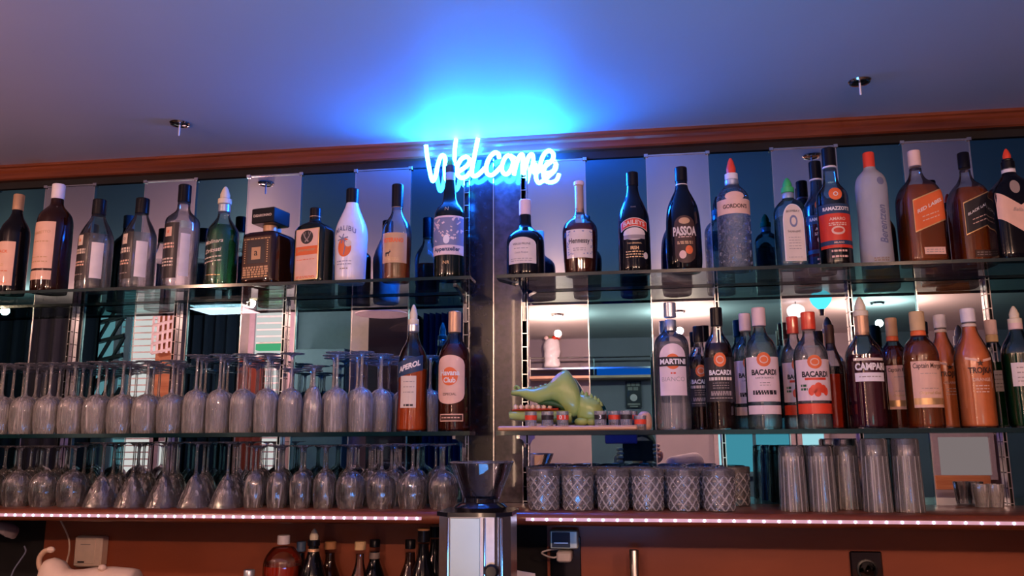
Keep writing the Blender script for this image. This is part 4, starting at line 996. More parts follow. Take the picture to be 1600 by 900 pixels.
# ================================================================== CROCODILE TOY, BOARD, SHOT GLASSES
YC = -.13
def cz(zx, zy): return at(780+zx/6.957, 560+zy/6.957, YC)
b0, b1 = at(779, 668, -.19), at(996, 668, -.19)
o = MB().box(b0.x, b1.x, -.205, -.065, 0, .0115, .003).build('serving_board', 'woodlight', loc=(0, 0, Z2T)); tag(o, 'pale wooden board under the crocodile toy and banded shot glasses', 'board')
ZB = Z2T+.0115; org = cz(560, 700)
t = empty('toy_crocodile', (org.x, YC, ZB), 'green plastic toy crocodile with open jaws on the wooden board', 'toy')
def st(lst, dz=0):
    o = []
    for zx, zt, zb, d in lst:
        p, q = cz(zx, zt), cz(zx, zb); o.append((p.x-org.x, p.z-ZB, max(q.z-ZB, .0005), d))
    return o
head = [(128,372,392,.004),(140,350,404,.014),(175,345,408,.020),(230,335,415,.022),(300,322,450,.023),(380,333,480,.025),(450,305,492,.027),(520,288,470,.029),(580,230,460,.031),(640,168,486,.032),(690,132,560,.033),(720,122,600,.033),(760,140,630,.033),(800,200,640,.032),(840,262,630,.031),(870,330,600,.027),(884,400,560,.016)]
MB().loft(st(head), 22).build('head', 'croc', t, ang=50)
MB().loft(st([(106,586,632,.008),(118,578,660,.019),(170,572,676,.024),(300,572,690,.026),(500,570,700,.027),(700,560,704,.027),(790,560,704,.020)]), 18).build('lower_jaw', 'croc', t, ang=50)
MB().loft(st([(145,556,574,.012),(200,548,574,.020),(400,546,572,.022),(650,540,572,.022)]), 12).build('gum', 'gum', t)
tb = []
for i in range(7):
    p = cz(185+i*62, 530); c = MB().ball((0, 0, 0), .0052, .0048, .0062, 10, 7).build('tooth', 'tooth', t) if i == 0 else tb[0].copy()
    if i: COL.objects.link(c); c.parent = t
    c.location = (p.x-org.x, -.014, p.z-ZB); tb.append(c)
    d = tb[0].copy(); COL.objects.link(d); d.parent = t; d.location = (p.x-org.x, .014, p.z-ZB)
MB().loft(st([(425,488,500,.010),(500,452,522,.024),(580,448,530,.026),(650,478,540,.026),(720,500,580,.022)]), 14).build('mouth_lining', 'crocdark', t, ang=60)
MB().loft(st([(850,400,690,.020),(890,378,700,.030),(950,395,704,.034),(1010,420,704,.034),(1060,445,700,.031),(1100,480,690,.026),(1130,560,690,.015),(1140,600,660,.006)]), 18).build('body', 'croc', t, ang=50)
mb = MB()
for zx, zz in ((905, 378), (950, 390), (1000, 412), (1045, 436), (1080, 462), (1108, 500)):
    for sy in (-.013, .013):
        p = cz(zx, zz); mb2 = (p.x-org.x, sy, p.z-ZB)
        MB().lathe([(.0052, -.004), (.0040, .001), (.0012, .0062)], 8, c=mb2).build('back_scale', 'croc', t)
for i, (zx, zz) in enumerate(((335, 322), (400, 322), (455, 305), (505, 290))):
    p = cz(zx, zz); MB().ball((p.x-org.x, 0, p.z-ZB), .0055, .012, .0040, 10, 6).build('snout_bump', 'croc', t)
p = cz(192, 335)
for sy in (-.009, .009):
    pts = [Vector((p.x-org.x+.0058*math.cos(a), sy, p.z-ZB+.0075*math.sin(a)+.0)) for a in [PI*k/10*1.0 for k in range(11)]]
    MB().tube(pts, .0022, 8).build('nostril', 'croc', t)
for sy in (-1, 1):
    mbp = []; e0, e1 = cz(575, 268), cz(705, 150); n = 10
    pts = [Vector(((e0.x+(e1.x-e0.x)*k/n)-org.x, sy*(.0240-.010*(k/n)**2), (e0.z+(e1.z-e0.z)*k/n)-ZB-.0015)) for k in range(n+1)]
    MB().tube(pts, .0062, 10, lambda f: .25+.75*math.sin(PI*min(1, max(0, f)))**.6).build('eye', 'lilac', t)
for sy in (-1, 1):
    q = cz(900, 690); MB().ball((q.x-org.x, sy*.030, .010), .017, .012, .0100, 12, 8).build('foot', 'croc', t)
    q = cz(1010, 690); MB().ball((q.x-org.x, sy*.028, .009), .013, .010, .0090, 12, 8).build('foot', 'croc', t)
# shot glasses in front
def shotg(zx, col, Y, lab, num=None, r=.0150, h=.034, zb=ZB):
    c = at(780+zx/6.957, 650, Y); t = empty('shot_glass', (c.x, Y, zb), lab, 'shot glass', 'banded shot glasses around the crocodile toy')
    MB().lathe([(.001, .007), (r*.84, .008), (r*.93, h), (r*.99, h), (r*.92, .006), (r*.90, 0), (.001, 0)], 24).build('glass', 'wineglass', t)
    MB().lathe([(r*.955, .014), (r*.990, h-.009)], 24, cap0=False, cap1=False).build('colour_band', col, t)
    if num:
        vs, fs, a = textmesh(num, .02); q = .010*(len(num)*.5)
        MB().add([((r*1.03)*math.sin(x*q/r), -(r*1.03)*math.cos(x*q/r), .020+y*q) for x, y in vs], fs).build('number', 'whiteink', t, smooth=False)
shotg(345, 'redcap', -.188, 'shot glass with orange-red band, nearest the pillar on the board')
shotg(525, 'blacklabel', -.188, 'shot glass with black band under the crocodile snout')
shotg(690, 'redcap', -.188, 'shot glass with red band numbered 0 1 before the crocodile', '0 1')
shotg(1100, 'blacklabel', -.188, 'shot glass with black band numbered 3 behind the crocodile foot', '3')
shotg(1250, 'redcap', -.172, 'shot glass with red band right of the black numbered one')
shotg(1380, 'blacklabel', -.188, 'shot glass with black band at the right of the board')
shotg(1440, 'redcap', -.140, 'shot glass with red band, half hidden at the board end')
shotg(1530, 'redcap', -.183, 'shot glass with red band standing on the glass beyond the board', zb=Z2T)
c = at(1007, 655, -.165); o = MB().lathe(chaikin([(.010, 0), (.017, .004), (.018, .020), (.016, .036), (.008, .044), (.001, .045)], 2), 24).build('wooden_cup', 'woodlight', loc=(c.x, -.165, Z2T)); tag(o, 'small rounded pale wooden pot beside the last red shot glass', 'pot')

# ================================================================== GRINDER in front of the ledge
YG = -.46; c0 = at(748, 850, YG); gx = c0.x; zt_ = at(748, 806, YG-.07).z
t = empty('coffee_grinder', (gx, YG, .94), 'steel coffee grinder with clear glass hopper in front of the pillar', 'grinder')
hh = zt_-.94; wl = gx-at(686, 850, YG-.06).x; wr = at(808, 850, YG-.06).x-gx
def octo(w1, d, b, z0, z1):
    p = [(-w1+b, -d), (w1-b, -d), (w1, -d+b), (w1, d-b), (w1-b, d), (-w1+b, d), (-w1, d-b), (-w1, -d+b)]
    n = 8; v = [(x, y, z0) for x, y in p]+[(x, y, z1) for x, y in p]
    return MB().add(v, [tuple(range(n-1, -1, -1)), tuple(range(n, 2*n))]+[(i, (i+1) % n, (i+1) % n+n, i+n) for i in range(n)])
WG = (wl+wr)/2*.93
octo(WG, .072, .028, 0, hh-.002).build('housing', 'steel', t, smooth=False)
MB().box(-WG*.60, WG*.22, -.0745, -.070, .03, hh-.004, .001).build('front_plate', 'steelpale', t)
for sx in (-.66, .34, .80): MB().lathe([(.0025, .0), (.0025, hh-.006)], 10, c=(sx*WG, -.073 if sx < .5 else -.066, .002)).build('trim_rod', 'chrome', t)
octo(WG*1.05, .078, .028, hh-.002, hh+.006).build('top_plate', 'blackgloss', t, smooth=False)
hz = hh+.006; rh = .052
MB().lathe([(rh*1.02, hz), (rh*1.05, hz+.006), (rh*.9, hz+.012), (rh*.72, hz+.016), (rh*.72, hz+.024)], 36, c=(.004, 0, 0)).build('hopper_collar', 'blackgloss', t)
z0_, z1_ = hz+.022, at(748, 722, YG).z-.94
ro, ri = at(797, 722, YG).x-gx, .036
MB().lathe([(ri-.002, z0_+.002), (ro-.004, z1_), (ro, z1_), (ro, z1_-.003), (ri+.001, z0_), (.001, z0_-.001), (.001, z0_+.001)][::1], 36, c=(.006, 0, 0)).build('glass_hopper', 'acrylic', t, ang=60)
MB().tube([(.006+ro*math.cos(a), ro*math.sin(a), z1_) for a in [2*PI*k/36 for k in range(37)]], .0014, 6).build('hopper_rim', 'cutglass', t)
p = at(768, 893, YG-.08); kb = MB().lathe([(.014, 0), (.014, .012), (.010, .016)], 20).build('knob', 'blackgloss', t); kb.rotation_euler = (PI/2, 0, 0); kb.location = (p.x-gx, -.070, p.z-.94)

# ================================================================== BELOW THE LEDGE
YU = -.13
def low(name, lab, cx, top, wd, prof, body, liq=None, lvl=.5, neck=None, cap=None, cone=None, band=None, Y=YU, capr=None, cat='bottle'):
    b = Bot(name, lab, cx, top, wd, Y, .94, prof); b.body(body, .90)
    if liq: b.liquid(liq, lvl)
    if cap: b.cap(cap[0], cap[1], 1.0, capr)
    if cone: b.cap('goldcap', .78, .84, .40, 'neck_band'); b.cone('creamcap', .86, 1.0, .44, 'blackcap', .35)
    if band: b.cap(band[0], band[1], band[2], capr, 'neck_label')
    return b
low('liqueur_bottle', 'round clear flask of reddish liqueur with white stopper below ledge', 440, 836, 60, [(.95,0),(1,.02),(1,.70),(.95,.80),(.62,.88),(.34,.92),(.30,1)], 'clear', 'redliq', .74, cap=('whitecap', .92), capr=.32)
low('spirit_bottle', 'bottle with slate blue cap behind the white-stoppered flask below ledge', 468, 846, 34, PF['slope'], 'blackglass', cap=('bluecap', .90), Y=-.04, capr=.42)
low('liqueur_bottle', 'black bottle with cream cone pourer below the ledge', 488, 826, 44, PF['slope'], 'blackglass', cone=1)
low('spirit_bottle', 'bottle with brown cork stopper right of the cone pourer below ledge', 514, 846, 40, PF['slope'], 'darkbrown', cap=('cork', .925), capr=.46, Y=-.055)
low('spirit_bottle', 'clear bottle with pale cork stopper alone below the ledge', 561, 846, 34, PF['slope'], 'clear', 'deepbrown', .6, cap=('corkpale', .925), capr=.52, Y=-.14)
low('spirit_bottle', 'black bottle with printed neck band beside the pale cork bottle', 584, 843, 40, PF['slope'], 'blackglass', cap=('blackcap', .93), band=('greyink', .82, .88), capr=.42, Y=-.06)
low('spirit_bottle', 'dark amber bottle with black cap left of the orange-topped bottle', 640, 843, 42, PF['slope'], 'darkbrown', cap=('blackcap', .92), capr=.40)
b = low('spirit_bottle', 'black bottle with orange cap top nearest the grinder below ledge', 661, 826, 46, PF['slope'], 'blackglass', cap=('blackcap', .90), capr=.42, Y=-.20); b.cap('cork', .985, 1.003, .44, 'cap_top')
b = low('spirit_bottle', 'black bottle with orange cap top partly behind the steel grinder', 679, 820, 40, PF['slope'], 'blackglass', cap=('blackcap', .90), capr=.42, Y=-.10); b.cap('cork', .985, 1.003, .44, 'cap_top')
low('spirit_bottle', 'bottle showing only its pale blue cap below the ledge', 387, 890, 34, PF['slope'], 'blackglass', cap=('silvercap', .92), capr=.50, Y=-.2)
# white adapter box on the wall
p = at(141, 861, -.02); t = empty('wall_adapter', (p.x, 0, p.z), 'white rectangular wall adapter on the red-brown panel', 'adapter')
hx = (at(163, 861, -.03).x-at(120, 861, -.03).x)/2; hz_ = (at(141, 837, -.03).z-at(141, 885, -.03).z)/2
MB().box(-hx, hx, -.032, .0, -hz_, hz_, .004).build('box', 'plaster', t); MB().box(-hx*.8, hx*.55, -.0335, -.031, -hz_*.8, hz_*.82, .001).build('front_cover', 'plaster', t)
MB().box(-hx*.62, -hx*.15, -.035, -.033, -hz_*.72, -hz_*.62).build('slot', 'void', t); MB().box(-hx*.5, hx*.2, -.0345, -.0333, hz_*.45, hz_*.50).build('printed_line', 'greyink', t)
# thin cable
pts = [at(94, 812, -.03), at(103, 830, -.03), at(108, 845, -.035), at(108, 862, -.05), at(104, 880, -.08), at(100, 905, -.10)]
o = MB().tube(smoothcurve(pts, 6), .0022, 8).build('power_cable', 'plaster'); tag(o, 'thin white cable curving down from the ledge into the white appliance', 'cable')
# white appliance, lower left
YW = -.22
t = empty('kitchen_appliance', (at(140, 900, YW).x, YW, .94), 'white plastic kitchen appliance with round end and beige hose, lower left', 'appliance')
ox, oz = t.location.x, .94
def aw(px_, py_): p = at(px_, py_, YW); return p.x-ox, p.z-oz
stt = [(66,892,.012),(68,882,.026),(74,874,.036),(85,871,.041),(97,876,.040),(106,888,.040),(112,890,.045),(130,889,.050),(150,886,.050),(175,885,.050),(200,887,.049),(212,889,.046),(215,893,.040)]
L_ = []
for px_, pt_, d in stt: x, z = aw(px_, pt_); L_.append((x, z, .0 if px_ > 60 else 0, d))
MB().loft(L_, 24).build('housing', 'plaster', t, ang=50)
x, z = aw(168, 884); MB().ball((x, -.02, z-.002), .010, .010, .008).build('lid_knob', 'plaster', t)
pts = [at(78, 859, YW)-Vector((ox, YW, oz)), at(69, 862, YW)-Vector((ox, YW, oz)), at(62, 872, YW)-Vector((ox, YW, oz)), at(62, 885, YW)-Vector((ox, YW, oz)), at(70, 902, YW)-Vector((ox, YW, oz))]
MB().tube(smoothcurve(pts, 6), .0065, 12).build('hose', 'beige', t)
x, z = aw(77, 859); MB().ball((x+.004, 0, z), .011, .008, .008).build('hose_end', 'plaster', t)
# grey handset-like thing at the left margin
p = at(8, 826, -.10); o = MB().loft([(-.06, .012, -.014, .02), (-.03, .020, -.012, .03), (.0, .018, -.012, .032), (.02, .006, -.022, .028), (.027, -.008, -.026, .012)], 16).build('grey_scoop', 'greyplastic', loc=(p.x, -.10, p.z)); tag(o, 'rounded grey plastic piece hanging under the ledge at the left margin', 'plastic piece')
pts = [at(38, 853, -.1), at(40, 862, -.1), at(32, 875, -.1), at(22, 890, -.1), at(14, 910, -.1)]
o = MB().tube(smoothcurve(pts, 6), .0020, 8).build('blue_cable', 'blueink'); tag(o, 'thin bluish cable hanging in the dark lower left corner', 'cable')
# socket unit right of the grinder
p = at(882, 872, -.005)
o = MB().box(at(860, 872, 0).x, at(908, 872, 0).x, -.006, .0, .98, at(880, 838, 0).z, .002).build('socket_plate', 'blackgloss'); tag(o, 'dark vertical socket plate under the ledge right of the grinder', 'socket plate')
x0, x1 = at(859, 846, -.045).x, at(903, 846, -.045).x; z1, z0 = at(880, 829, -.045).z, at(880, 858, -.045).z
t = empty('power_adapter', ((x0+x1)/2, 0, z0), 'clear bluish power adapter plugged in under the ledge', 'adapter'); h = (x1-x0)/2
MB().box(-h, h, -.045, -.006, 0, z1-z0, .003).build('housing', 'steelpale', t); MB().box(-h*.85, h*.45, -.0465, -.044, .004, z1-z0-.004, .001).build('window', 'navylabel', t); MB().box(-h*.7, h*.3, -.0475, -.046, (z1-z0)*.3, (z1-z0)*.36).build('mark', 'silvercap', t)
x0, x1 = at(870, 870, -.05).x, at(893, 870, -.05).x; z1, z0 = at(880, 861, -.05).z, at(880, 878, -.05).z
t = empty('white_plug', (x1, -.05, z0), 'white plug with cable below the clear adapter', 'plug')
MB().box(x0-x1, 0, -.012, .042, 0, z1-z0, .004).build('plug_body', 'paper', t)
MB().tube(smoothcurve([Vector((x0-x1, 0, .012)), Vector((-.045, 0, .010)), Vector((-.062, .004, .013)), Vector((-.075, .01, .020)), Vector((-.055, .02, .026)), Vector((-.03, .03, .027))], 5), .0022, 8).build('cable', 'paper', t)
p0, p1 = at(983, 859, -.08), at(998, 859, -.08); r = (p1.x-p0.x)/2
o = MB().lathe([(r*.9, 0), (r, .001), (r, p0.z-.94-.002), (r*.93, p0.z-.94)], 24).build('steel_tube', 'steel', loc=((p0.x+p1.x)/2, -.08, .94)); tag(o, 'upright brushed steel tube standing before the red-brown panel', 'tube')
p = at(1353, 884, 0); t = empty('wall_socket', (p.x, 0, p.z), 'dark wall socket with round face on the red-brown panel', 'socket')
h = .037; MB().box(-h, h, -.008, 0, -h-.02, h-.003, .003).build('frame', 'blackgloss', t); q = MB().lathe([(.024, 0), (.024, .004), (.020, .005), (.018, .001)], 28).build('socket_face', 'black', t); q.rotation_euler = (PI/2, 0, 0); q.location = (0, -.007, -.008); MB().ball((0, -.011, -.010), .002).build('screw', 'chrome', t)
o = MB().prism([(at(803, 900, -.3).x, 1.10), (at(806, 891, -.3).x, at(806, 891, -.3).z), (at(836, 896, -.3).x, at(836, 896, -.3).z), (at(842, 905, -.3).x, 1.10)], -.302, -.298).build('paper_card', 'paper', smooth=False); tag(o, 'white card tip rising behind the grinder at the bottom', 'card')
o = MB().box(at(803, 900, -.3).x-.01, at(842, 905, -.3).x+.01, -.33, -.27, .94, 1.11, .004).build('card_stand', 'black'); tag(o, 'black stand holding the white card behind the grinder', 'stand')
o = MB().lathe(chaikin([(.02, 0), (.024, .01), (.026, .03), (.018, .032)], 1), 24, c=(0,0,0)).build('small_bowl', 'cork', loc=(at(858, 868, -.06).x-.05, -.12, .94)); tag(o, 'small brown bowl on the back counter right of the grinder', 'bowl')

# ================================================================== THE ROOM BEHIND THE CAMERA, seen in the mirrors
DB = 4.6
def bx(px0, px1, py0, py1, name, mat, lab=None, cat=None, D=DB, th=.04, group=None, ztop=None, kind=None):
    a, b = refl(px0, (py0+py1)/2, D), refl(px1, (py0+py1)/2, D); zt = refl((px0+px1)/2, py0, D).z; zb = max(0.0, refl((px0+px1)/2, py1, D).z)
    o = MB().box(a.x, b.x, -D-th, -D, zb, min(zt, ZC), .003).build(name, mat)
    if kind: tag(o, kind=kind)
    else: tag(o, lab, cat, group)
    return o
def tube_between(a, b, r, n=6): return MB().tube([a, b], r, n)
# recessed ceiling lamps (glowing discs) and ring
for i, (x, y, z, e, c) in enumerate(KEY):
    t = empty('ceiling_spotlight', (x, y, ZC), 'round glowing ceiling spotlight over the bar room, number %d from the right' % (1+sorted([k[0] for k in KEY], reverse=True).index(x)), 'ceiling light', 'ceiling spotlights of the bar room')
    MB().lathe([(.034, 0), (.042, -.002), (.040, -.010), (.030, -.012)], 24, cap0=False, cap1=False).build('ring', 'chrome', t)
    MB().lathe([(.030, -.002), (.028, -.009), (.012, -.012)], 20).build('bulb', 'lampglow', t)
M['greywall'] = pm('grey_green_panel', (.34, .35, .33), .7)
# back wall, right bay: rail shelf with a vase
a, b = refl(826, 572, 4.4), refl(1032, 572, 4.4)
t = empty('wall_shelf', (a.x, -4.4, a.z), 'wall shelf of two pale boards with chrome rail, reflected behind the crocodile', 'shelf')
L_ = b.x-a.x; zz = lambda y: refl(900, y, 4.4).z-a.z
MB().box(0, L_, -.24, 0, zz(577), zz(574), .001).build('board', 'chrome', t); MB().box(0, L_, -.24, 0, zz(591), zz(587), .001).build('board', 'woodlight', t)
MB().tube([(0, 0, zz(559)), (L_, 0, zz(559))], .007).build('rail', 'chrome', t)
for fx in (.01, .5, .98): MB().tube([(L_*fx, -.01, zz(590)), (L_*fx, -.01, zz(557))], .007).build('rail_post', 'chrome', t)
MB().box(L_*.52, L_*.93, -.10, -.02, zz(586), zz(575), .003).build('blue_light_bar', emis('blue_bar_glow', (.02, .22, .9), .9), t)
p = refl(860, 572, 4.3); t = empty('flower_vase', (p.x, -4.43, p.z-.003), 'crumpled white vase with red and white flowers on the wall shelf', 'vase')
hv = refl(860, 530, 4.43).z-p.z
pr = chaikin([(.05, 0), (.066, .01), (.060, .35*hv), (.070, .7*hv), (.058, .95*hv), (.050, hv)], 2)
MB().lathe(pr, 32, mod=lambda th, z, r: 1+.10*math.sin(3*th+z*40)*math.sin(z*30+1)).build('vase_body', 'white', t)
rnd = random.Random(5)
for k in range(11):
    x, y, z = rnd.uniform(-.06, .07), rnd.uniform(-.04, .04), hv+rnd.uniform(.0, .07); MB().ball((x, y, z), .020, .02, .017, 8, 6).build('flower', ('red', 'pinkpaper', 'peach')[k % 3], t)
for k in range(6):
    a_ = rnd.uniform(-1, 1); MB().tube([(0, 0, hv-.01), (.05*a_, 0, hv+.05), (.11*a_, 0, hv+.10)], .003, 5).build('stem', 'croc', t)
# poster
a, b = refl(977, 596, 4.62), refl(1003, 637, 4.62); t = empty('wall_poster', ((a.x+b.x)/2, -4.62, b.z), 'small dark poster with white blocks and pink circle on the back wall', 'poster'); h = (b.x-a.x)/2; H = a.z-b.z
MB().box(-h, h, -.012, 0, 0, H).build('sheet', 'blacklabel', t, smooth=False)
for (x0, x1, z0, z1) in ((-.8, -.35, .82, .95), (-.25, .2, .82, .95), (.3, .8, .82, .95), (-.7, -.1, .66, .78), (0, .6, .66, .78), (-.8, .8, .10, .17), (-.5, .5, .02, .07)): MB().box(x0*h, x1*h, 0, .003, z0*H, z1*H).build('printed_block', 'greyink', t, smooth=False)
q = MB().lathe([(.35*h*1.3, 0), (.35*h*1.3, .004)], 20).build('printed_circle', 'pinkpaper', t); q.rotation_euler = (-PI/2, 0, 0); q.location = (0, 0, .38*H)
DLW = 2.48
xw_ = refl(742, 600, 2.5).x
struct(MB().box(XL, xw_, YB, -2.5, 0, ZC), 'wall_side', 'greywall')
def window(n, px0, px1, py0, py1, glow, bars=1, slats=0, D=4.62):
    a, b = refl(px0, py0, D), refl(px1, py1, D); w_, h = b.x-a.x, a.z-b.z; t = tag(empty('window_%d' % n, (a.x, -D, b.z), None, None), kind='structure')
    f = .035; MB().box(0, w_, .0, .012, 0, h).build('pane', glow, t, smooth=False)
    mb = MB(); mb.box(-f, 0, -.02, .03, -f, h+f); mb.box(w_, w_+f, -.02, .03, -f, h+f); mb.box(0, w_, -.02, .03, -f, 0); mb.box(0, w_, -.02, .03, h, h+f)
    for k in range(1, bars): mb.box(w_*k/bars-.012, w_*k/bars+.012, .0, .03, 0, h)
    mb.build('window_frame', 'greyplastic', t, smooth=False)
    if slats:
        mb = MB(); z = .03
        while z < h: mb.box(.01, w_-.01, .016, .020, z, z+.008); z += slats
        mb.build('blind_slats', 'paper', t, smooth=False)
    return t, w_, h
window(1, 1120, 1238, 655, 737, 'windowglow', 2)
window(2, 1250, 1288, 655, 706, 'windowglow')
window(3, 196, 238, 470, 780, 'blindglow', 1, .04, DLW)
window(4, 405, 444, 458, 770, 'blindglow', 1, .04, DLW)
window(5, 247, 272, 690, 780, 'blindglow', D=DLW)
t, w_, h = window(6, 146, 190, 472, 640, 'blindglow', D=DLW)
mb = MB(); k = -h
while k < w_+h:
    for sg in (1,):
        x0, z0, x1, z1 = k, 0, k+h*.55, h
        x0c, x1c = max(0, x0), min(w_, x1)
        if x1c > x0c: zA = (x0c-x0)/(x1-x0)*h; zB = (x1c-x0)/(x1-x0)*h; mb.tube([(x0c, .03, zA), (x1c, .03, zB)], .012, 5)
    k += .085
z = .04
while z < h: mb.tube([(0, .034, z), (w_, .034, z+.05 if z+.05 < h else h)], .016 if int(z*100) % 3 else .03, 5); z += .12
mb.build('lattice_screen', 'blacklabel', t)
M['tanglow'] = emis('wall_tone_glow', (.62, .48, .42), .42)
window(7, 1462, 1548, 683, 742, 'tanglow')  # wall-coloured pane, brightness of a brown wall put in as glow
# furniture-like surfaces of the far wall
bx(243, 280, 484, 640, 'slatted_screen', 'orangewood', 'orange-brown slatted wooden screen reflected at the left', 'screen', 2.42)
a, b = refl(245, 495, 2.40), refl(279, 552, 2.40)
t = empty('wire_rack', (a.x, -2.40, b.z), 'pale wire rack in front of the orange slatted screen', 'rack'); w_, h = b.x-a.x, a.z-b.z
for k in range(5): MB().tube([(0, .02, h*k/4), (w_, .02, h*k/4+.03)], .010, 6).build('rack_bar', 'paper', t)
for k in range(6): MB().tube([(w_*k/5, .02, 0), (w_*k/5, .02, h)], .008, 6).build('rack_bar', 'paper', t)
def curtain(px0, px1, py0, py1, mat, lab, D, folds=7):
    a, b = refl(px0, py0, D), refl(px1, py1, D); w_ = b.x-a.x; zt, zb = min(a.z, ZC-.01), max(.02, b.z); n = folds*8; mb = MB(); vs = []
    for i in range(n+1):
        x = a.x+w_*i/n; y = -D+.03*math.sin(2*PI*folds*i/n); vs += [(x, y, zb), (x, y, zt), (x, y-.02, zb), (x, y-.02, zt)]
    fs = []
    for i in range(n): q = 4*i; r = q+4; fs += [(q, r, r+1, q+1), (q+2, q+3, r+3, r+2), (q+1, r+1, r+3, q+3), (q, q+2, r+2, r)]
    mb.add(vs, fs); o = mb.build('curtain', mat, ang=80); tag(o, lab, 'curtain', 'curtains along the back wall'); return o
M['curtdark'] = pm('near_black_curtain', (.012, .014, .025), .8); M['curtblue'] = pm('dark_blue_curtain', (.03, .05, .16), .7); M['curtbrown'] = pm('reddish_brown_curtain', (.20, .05, .03), .7); 
curtain(-60, 122, 470, 860, 'curtdark', 'dark curtain reflected at the far left end', 2.4, 10)
curtain(288, 352, 470, 860, 'curtdark', 'near black curtain reflected between the two blinds', 2.42, 5)
curtain(372, 398, 560, 860, 'curtbrown', 'reddish brown curtain reflected beside the right blind', 2.42, 4)
curtain(662, 735, 490, 860, 'curtblue', 'dark blue curtain reflected left of the pillar', 2.40, 8)
bx(452, 534, 545, 860, 'grey_cabinet', 'greywall', 'plain grey-green cupboard reflected in left bay centre', 'cupboard', 2.3, .19)
bx(572, 642, 488, 860, 'dark_cabinet', 'blackgloss', 'tall black cabinet reflected beside the blue curtain', 'cabinet', 2.2, .29)
M['greenglow'] = emis('green_sign_glow', (.10, .55, .22), .9)
bx(400, 448, 537, 547, 'green_light_bar', 'greenglow', 'small green glowing bar reflected above the stemmed glasses', 'light', 2.42, .05)
# disc lamp
p = refl(598, 492, 1.9); t = empty('disc_pendant', (p.x, -1.9, p.z), 'wide pale disc pendant lamp reflected above the glasses', 'pendant lamp')
MB().lathe([(.02, .05), (.05, .045), (.14, .004), (.14, 0), (.13, 0), (.02, .03)], 36).build('lamp_shade', 'paper', t); MB().tube([(0, 0, .04), (0, 0, ZC-p.z)], .004, 6).build('lamp_cable', 'black', t)
# cyan and white pendants on the right
p = refl(1282, 470, 2.6); t = empty('cyan_pendant', (p.x, -2.6, p.z), 'cyan glowing pendant lamp reflected above the red-capped bottles', 'pendant lamp')
MB().lathe(chaikin([(.012, -.05), (.025, -.045), (.055, -.01), (.062, .02), (.04, .05), (.012, .06)], 2), 24).build('lamp_shade', 'cyanglow', t); MB().tube([(0, 0, .05), (0, 0, ZC-p.z)], .004, 6).build('lamp_cable', 'black', t); MB().lathe([(.013, -.085), (.016, -.05)], 12).build('lamp_tip', 'brownlabel', t)
p = refl(1243, 486, 3.0); t = empty('white_pendant', (p.x, -3.0, p.z), 'small white glowing pendant lamp reflected beside the cyan one', 'pendant lamp')
MB().lathe(chaikin([(.02, -.04), (.05, -.03), (.055, .02), (.02, .04)], 2), 20).build('lamp_shade', 'lampglow2' if 'lampglow2' in M else emis('small_lamp_glow', (1, .85, .75), 2.2), t); MB().tube([(0, 0, .03), (0, 0, ZC-p.z)], .003, 6).build('lamp_cable', 'black', t)
# banquette below the back wall windows, right
o = MB().box(.6, 3.2, -4.55, -3.95, .0, .48, .03).build('bench_seat', 'orangewood'); tag(o, 'orange-brown bench along the back wall at the right', 'bench')
a = refl(1462, 735, 4.3); bx(1462, 1548, 743, 765, 'wood_rail', 'orangewood', 'orange wooden rail under the reflected glowing tan pane', 'rail', 4.4, .06)
bx(835, 861, 711, 745, 'framed_picture', 'tan', 'small tan framed picture reflected above the tumblers', 'picture', 4.62, .02)

# ------------------------------------------------------------------ the photographer, seen in the mirror
def skin(name, verts, edges, radii, mat, parent, sub=2):
    me = bpy.data.meshes.new(name); me.from_pydata(verts, edges, []); me.update(); o = bpy.data.objects.new(name, me); COL.objects.link(o); o.parent = parent
    md = o.modifiers.new('skin', 'SKIN'); md.use_smooth_shade = True
    for i, r in enumerate(radii): me.skin_vertices[0].data[i].radius = (r, r) if not isinstance(r, tuple) else r
    me.skin_vertices[0].data[0].use_root = True
    s2 = o.modifiers.new('sub', 'SUBSURF'); s2.levels = sub; s2.render_levels = sub
    me.materials.append(M[mat]); return o
M['skin'] = pm('skin', (.62, .34, .24), .5); M['hair'] = pm('dark_hair', (.04, .025, .02), .6); M['sweater'] = pm('grey_sweater', (.34, .29, .32), .85, vs=120, bump=.3); M['trouser'] = pm('dark_trousers', (.03, .03, .05), .8)
M['phone'] = pm('purple_case', (.22, .07, .30), .3, coat=.4)
t = empty('person', (.07, -2.62, 0), 'seated person in grey sweater holding up a purple phone in both hands', 'person')
# world positions relative to (.07,-2.62,0); faces +y (towards the bar)
V = [(0,-.02,.88),(0,-.01,1.02),(0,.0,1.15),(0,.0,1.22),(0,.01,1.28),
     (-.17,.0,1.20),(-.21,.12,1.10),(-.142,.35,1.24),      # left of picture arm: shoulder, elbow, wrist
     (.17,.0,1.24),(.31,.10,1.33),(.125,.35,1.32),        # right arm, elbow lifted
     (-.10,.0,.84),(-.12,.40,.84),(-.12,.44,.40),(.10,.0,.84),(.12,.40,.84),(.12,.44,.40)]
E_ = [(0,1),(1,2),(2,3),(3,4),(3,5),(5,6),(6,7),(3,8),(8,9),(9,10),(0,11),(11,12),(12,13),(0,14),(14,15),(15,16)]
R_ = [(.16,.12),(.14,.11),(.16,.11),(.11,.09),.055,.065,.052,.034,.065,.052,.034,.095,.07,.045,.095,.07,.045]
body = skin('body', V, E_, R_, 'sweater', t)
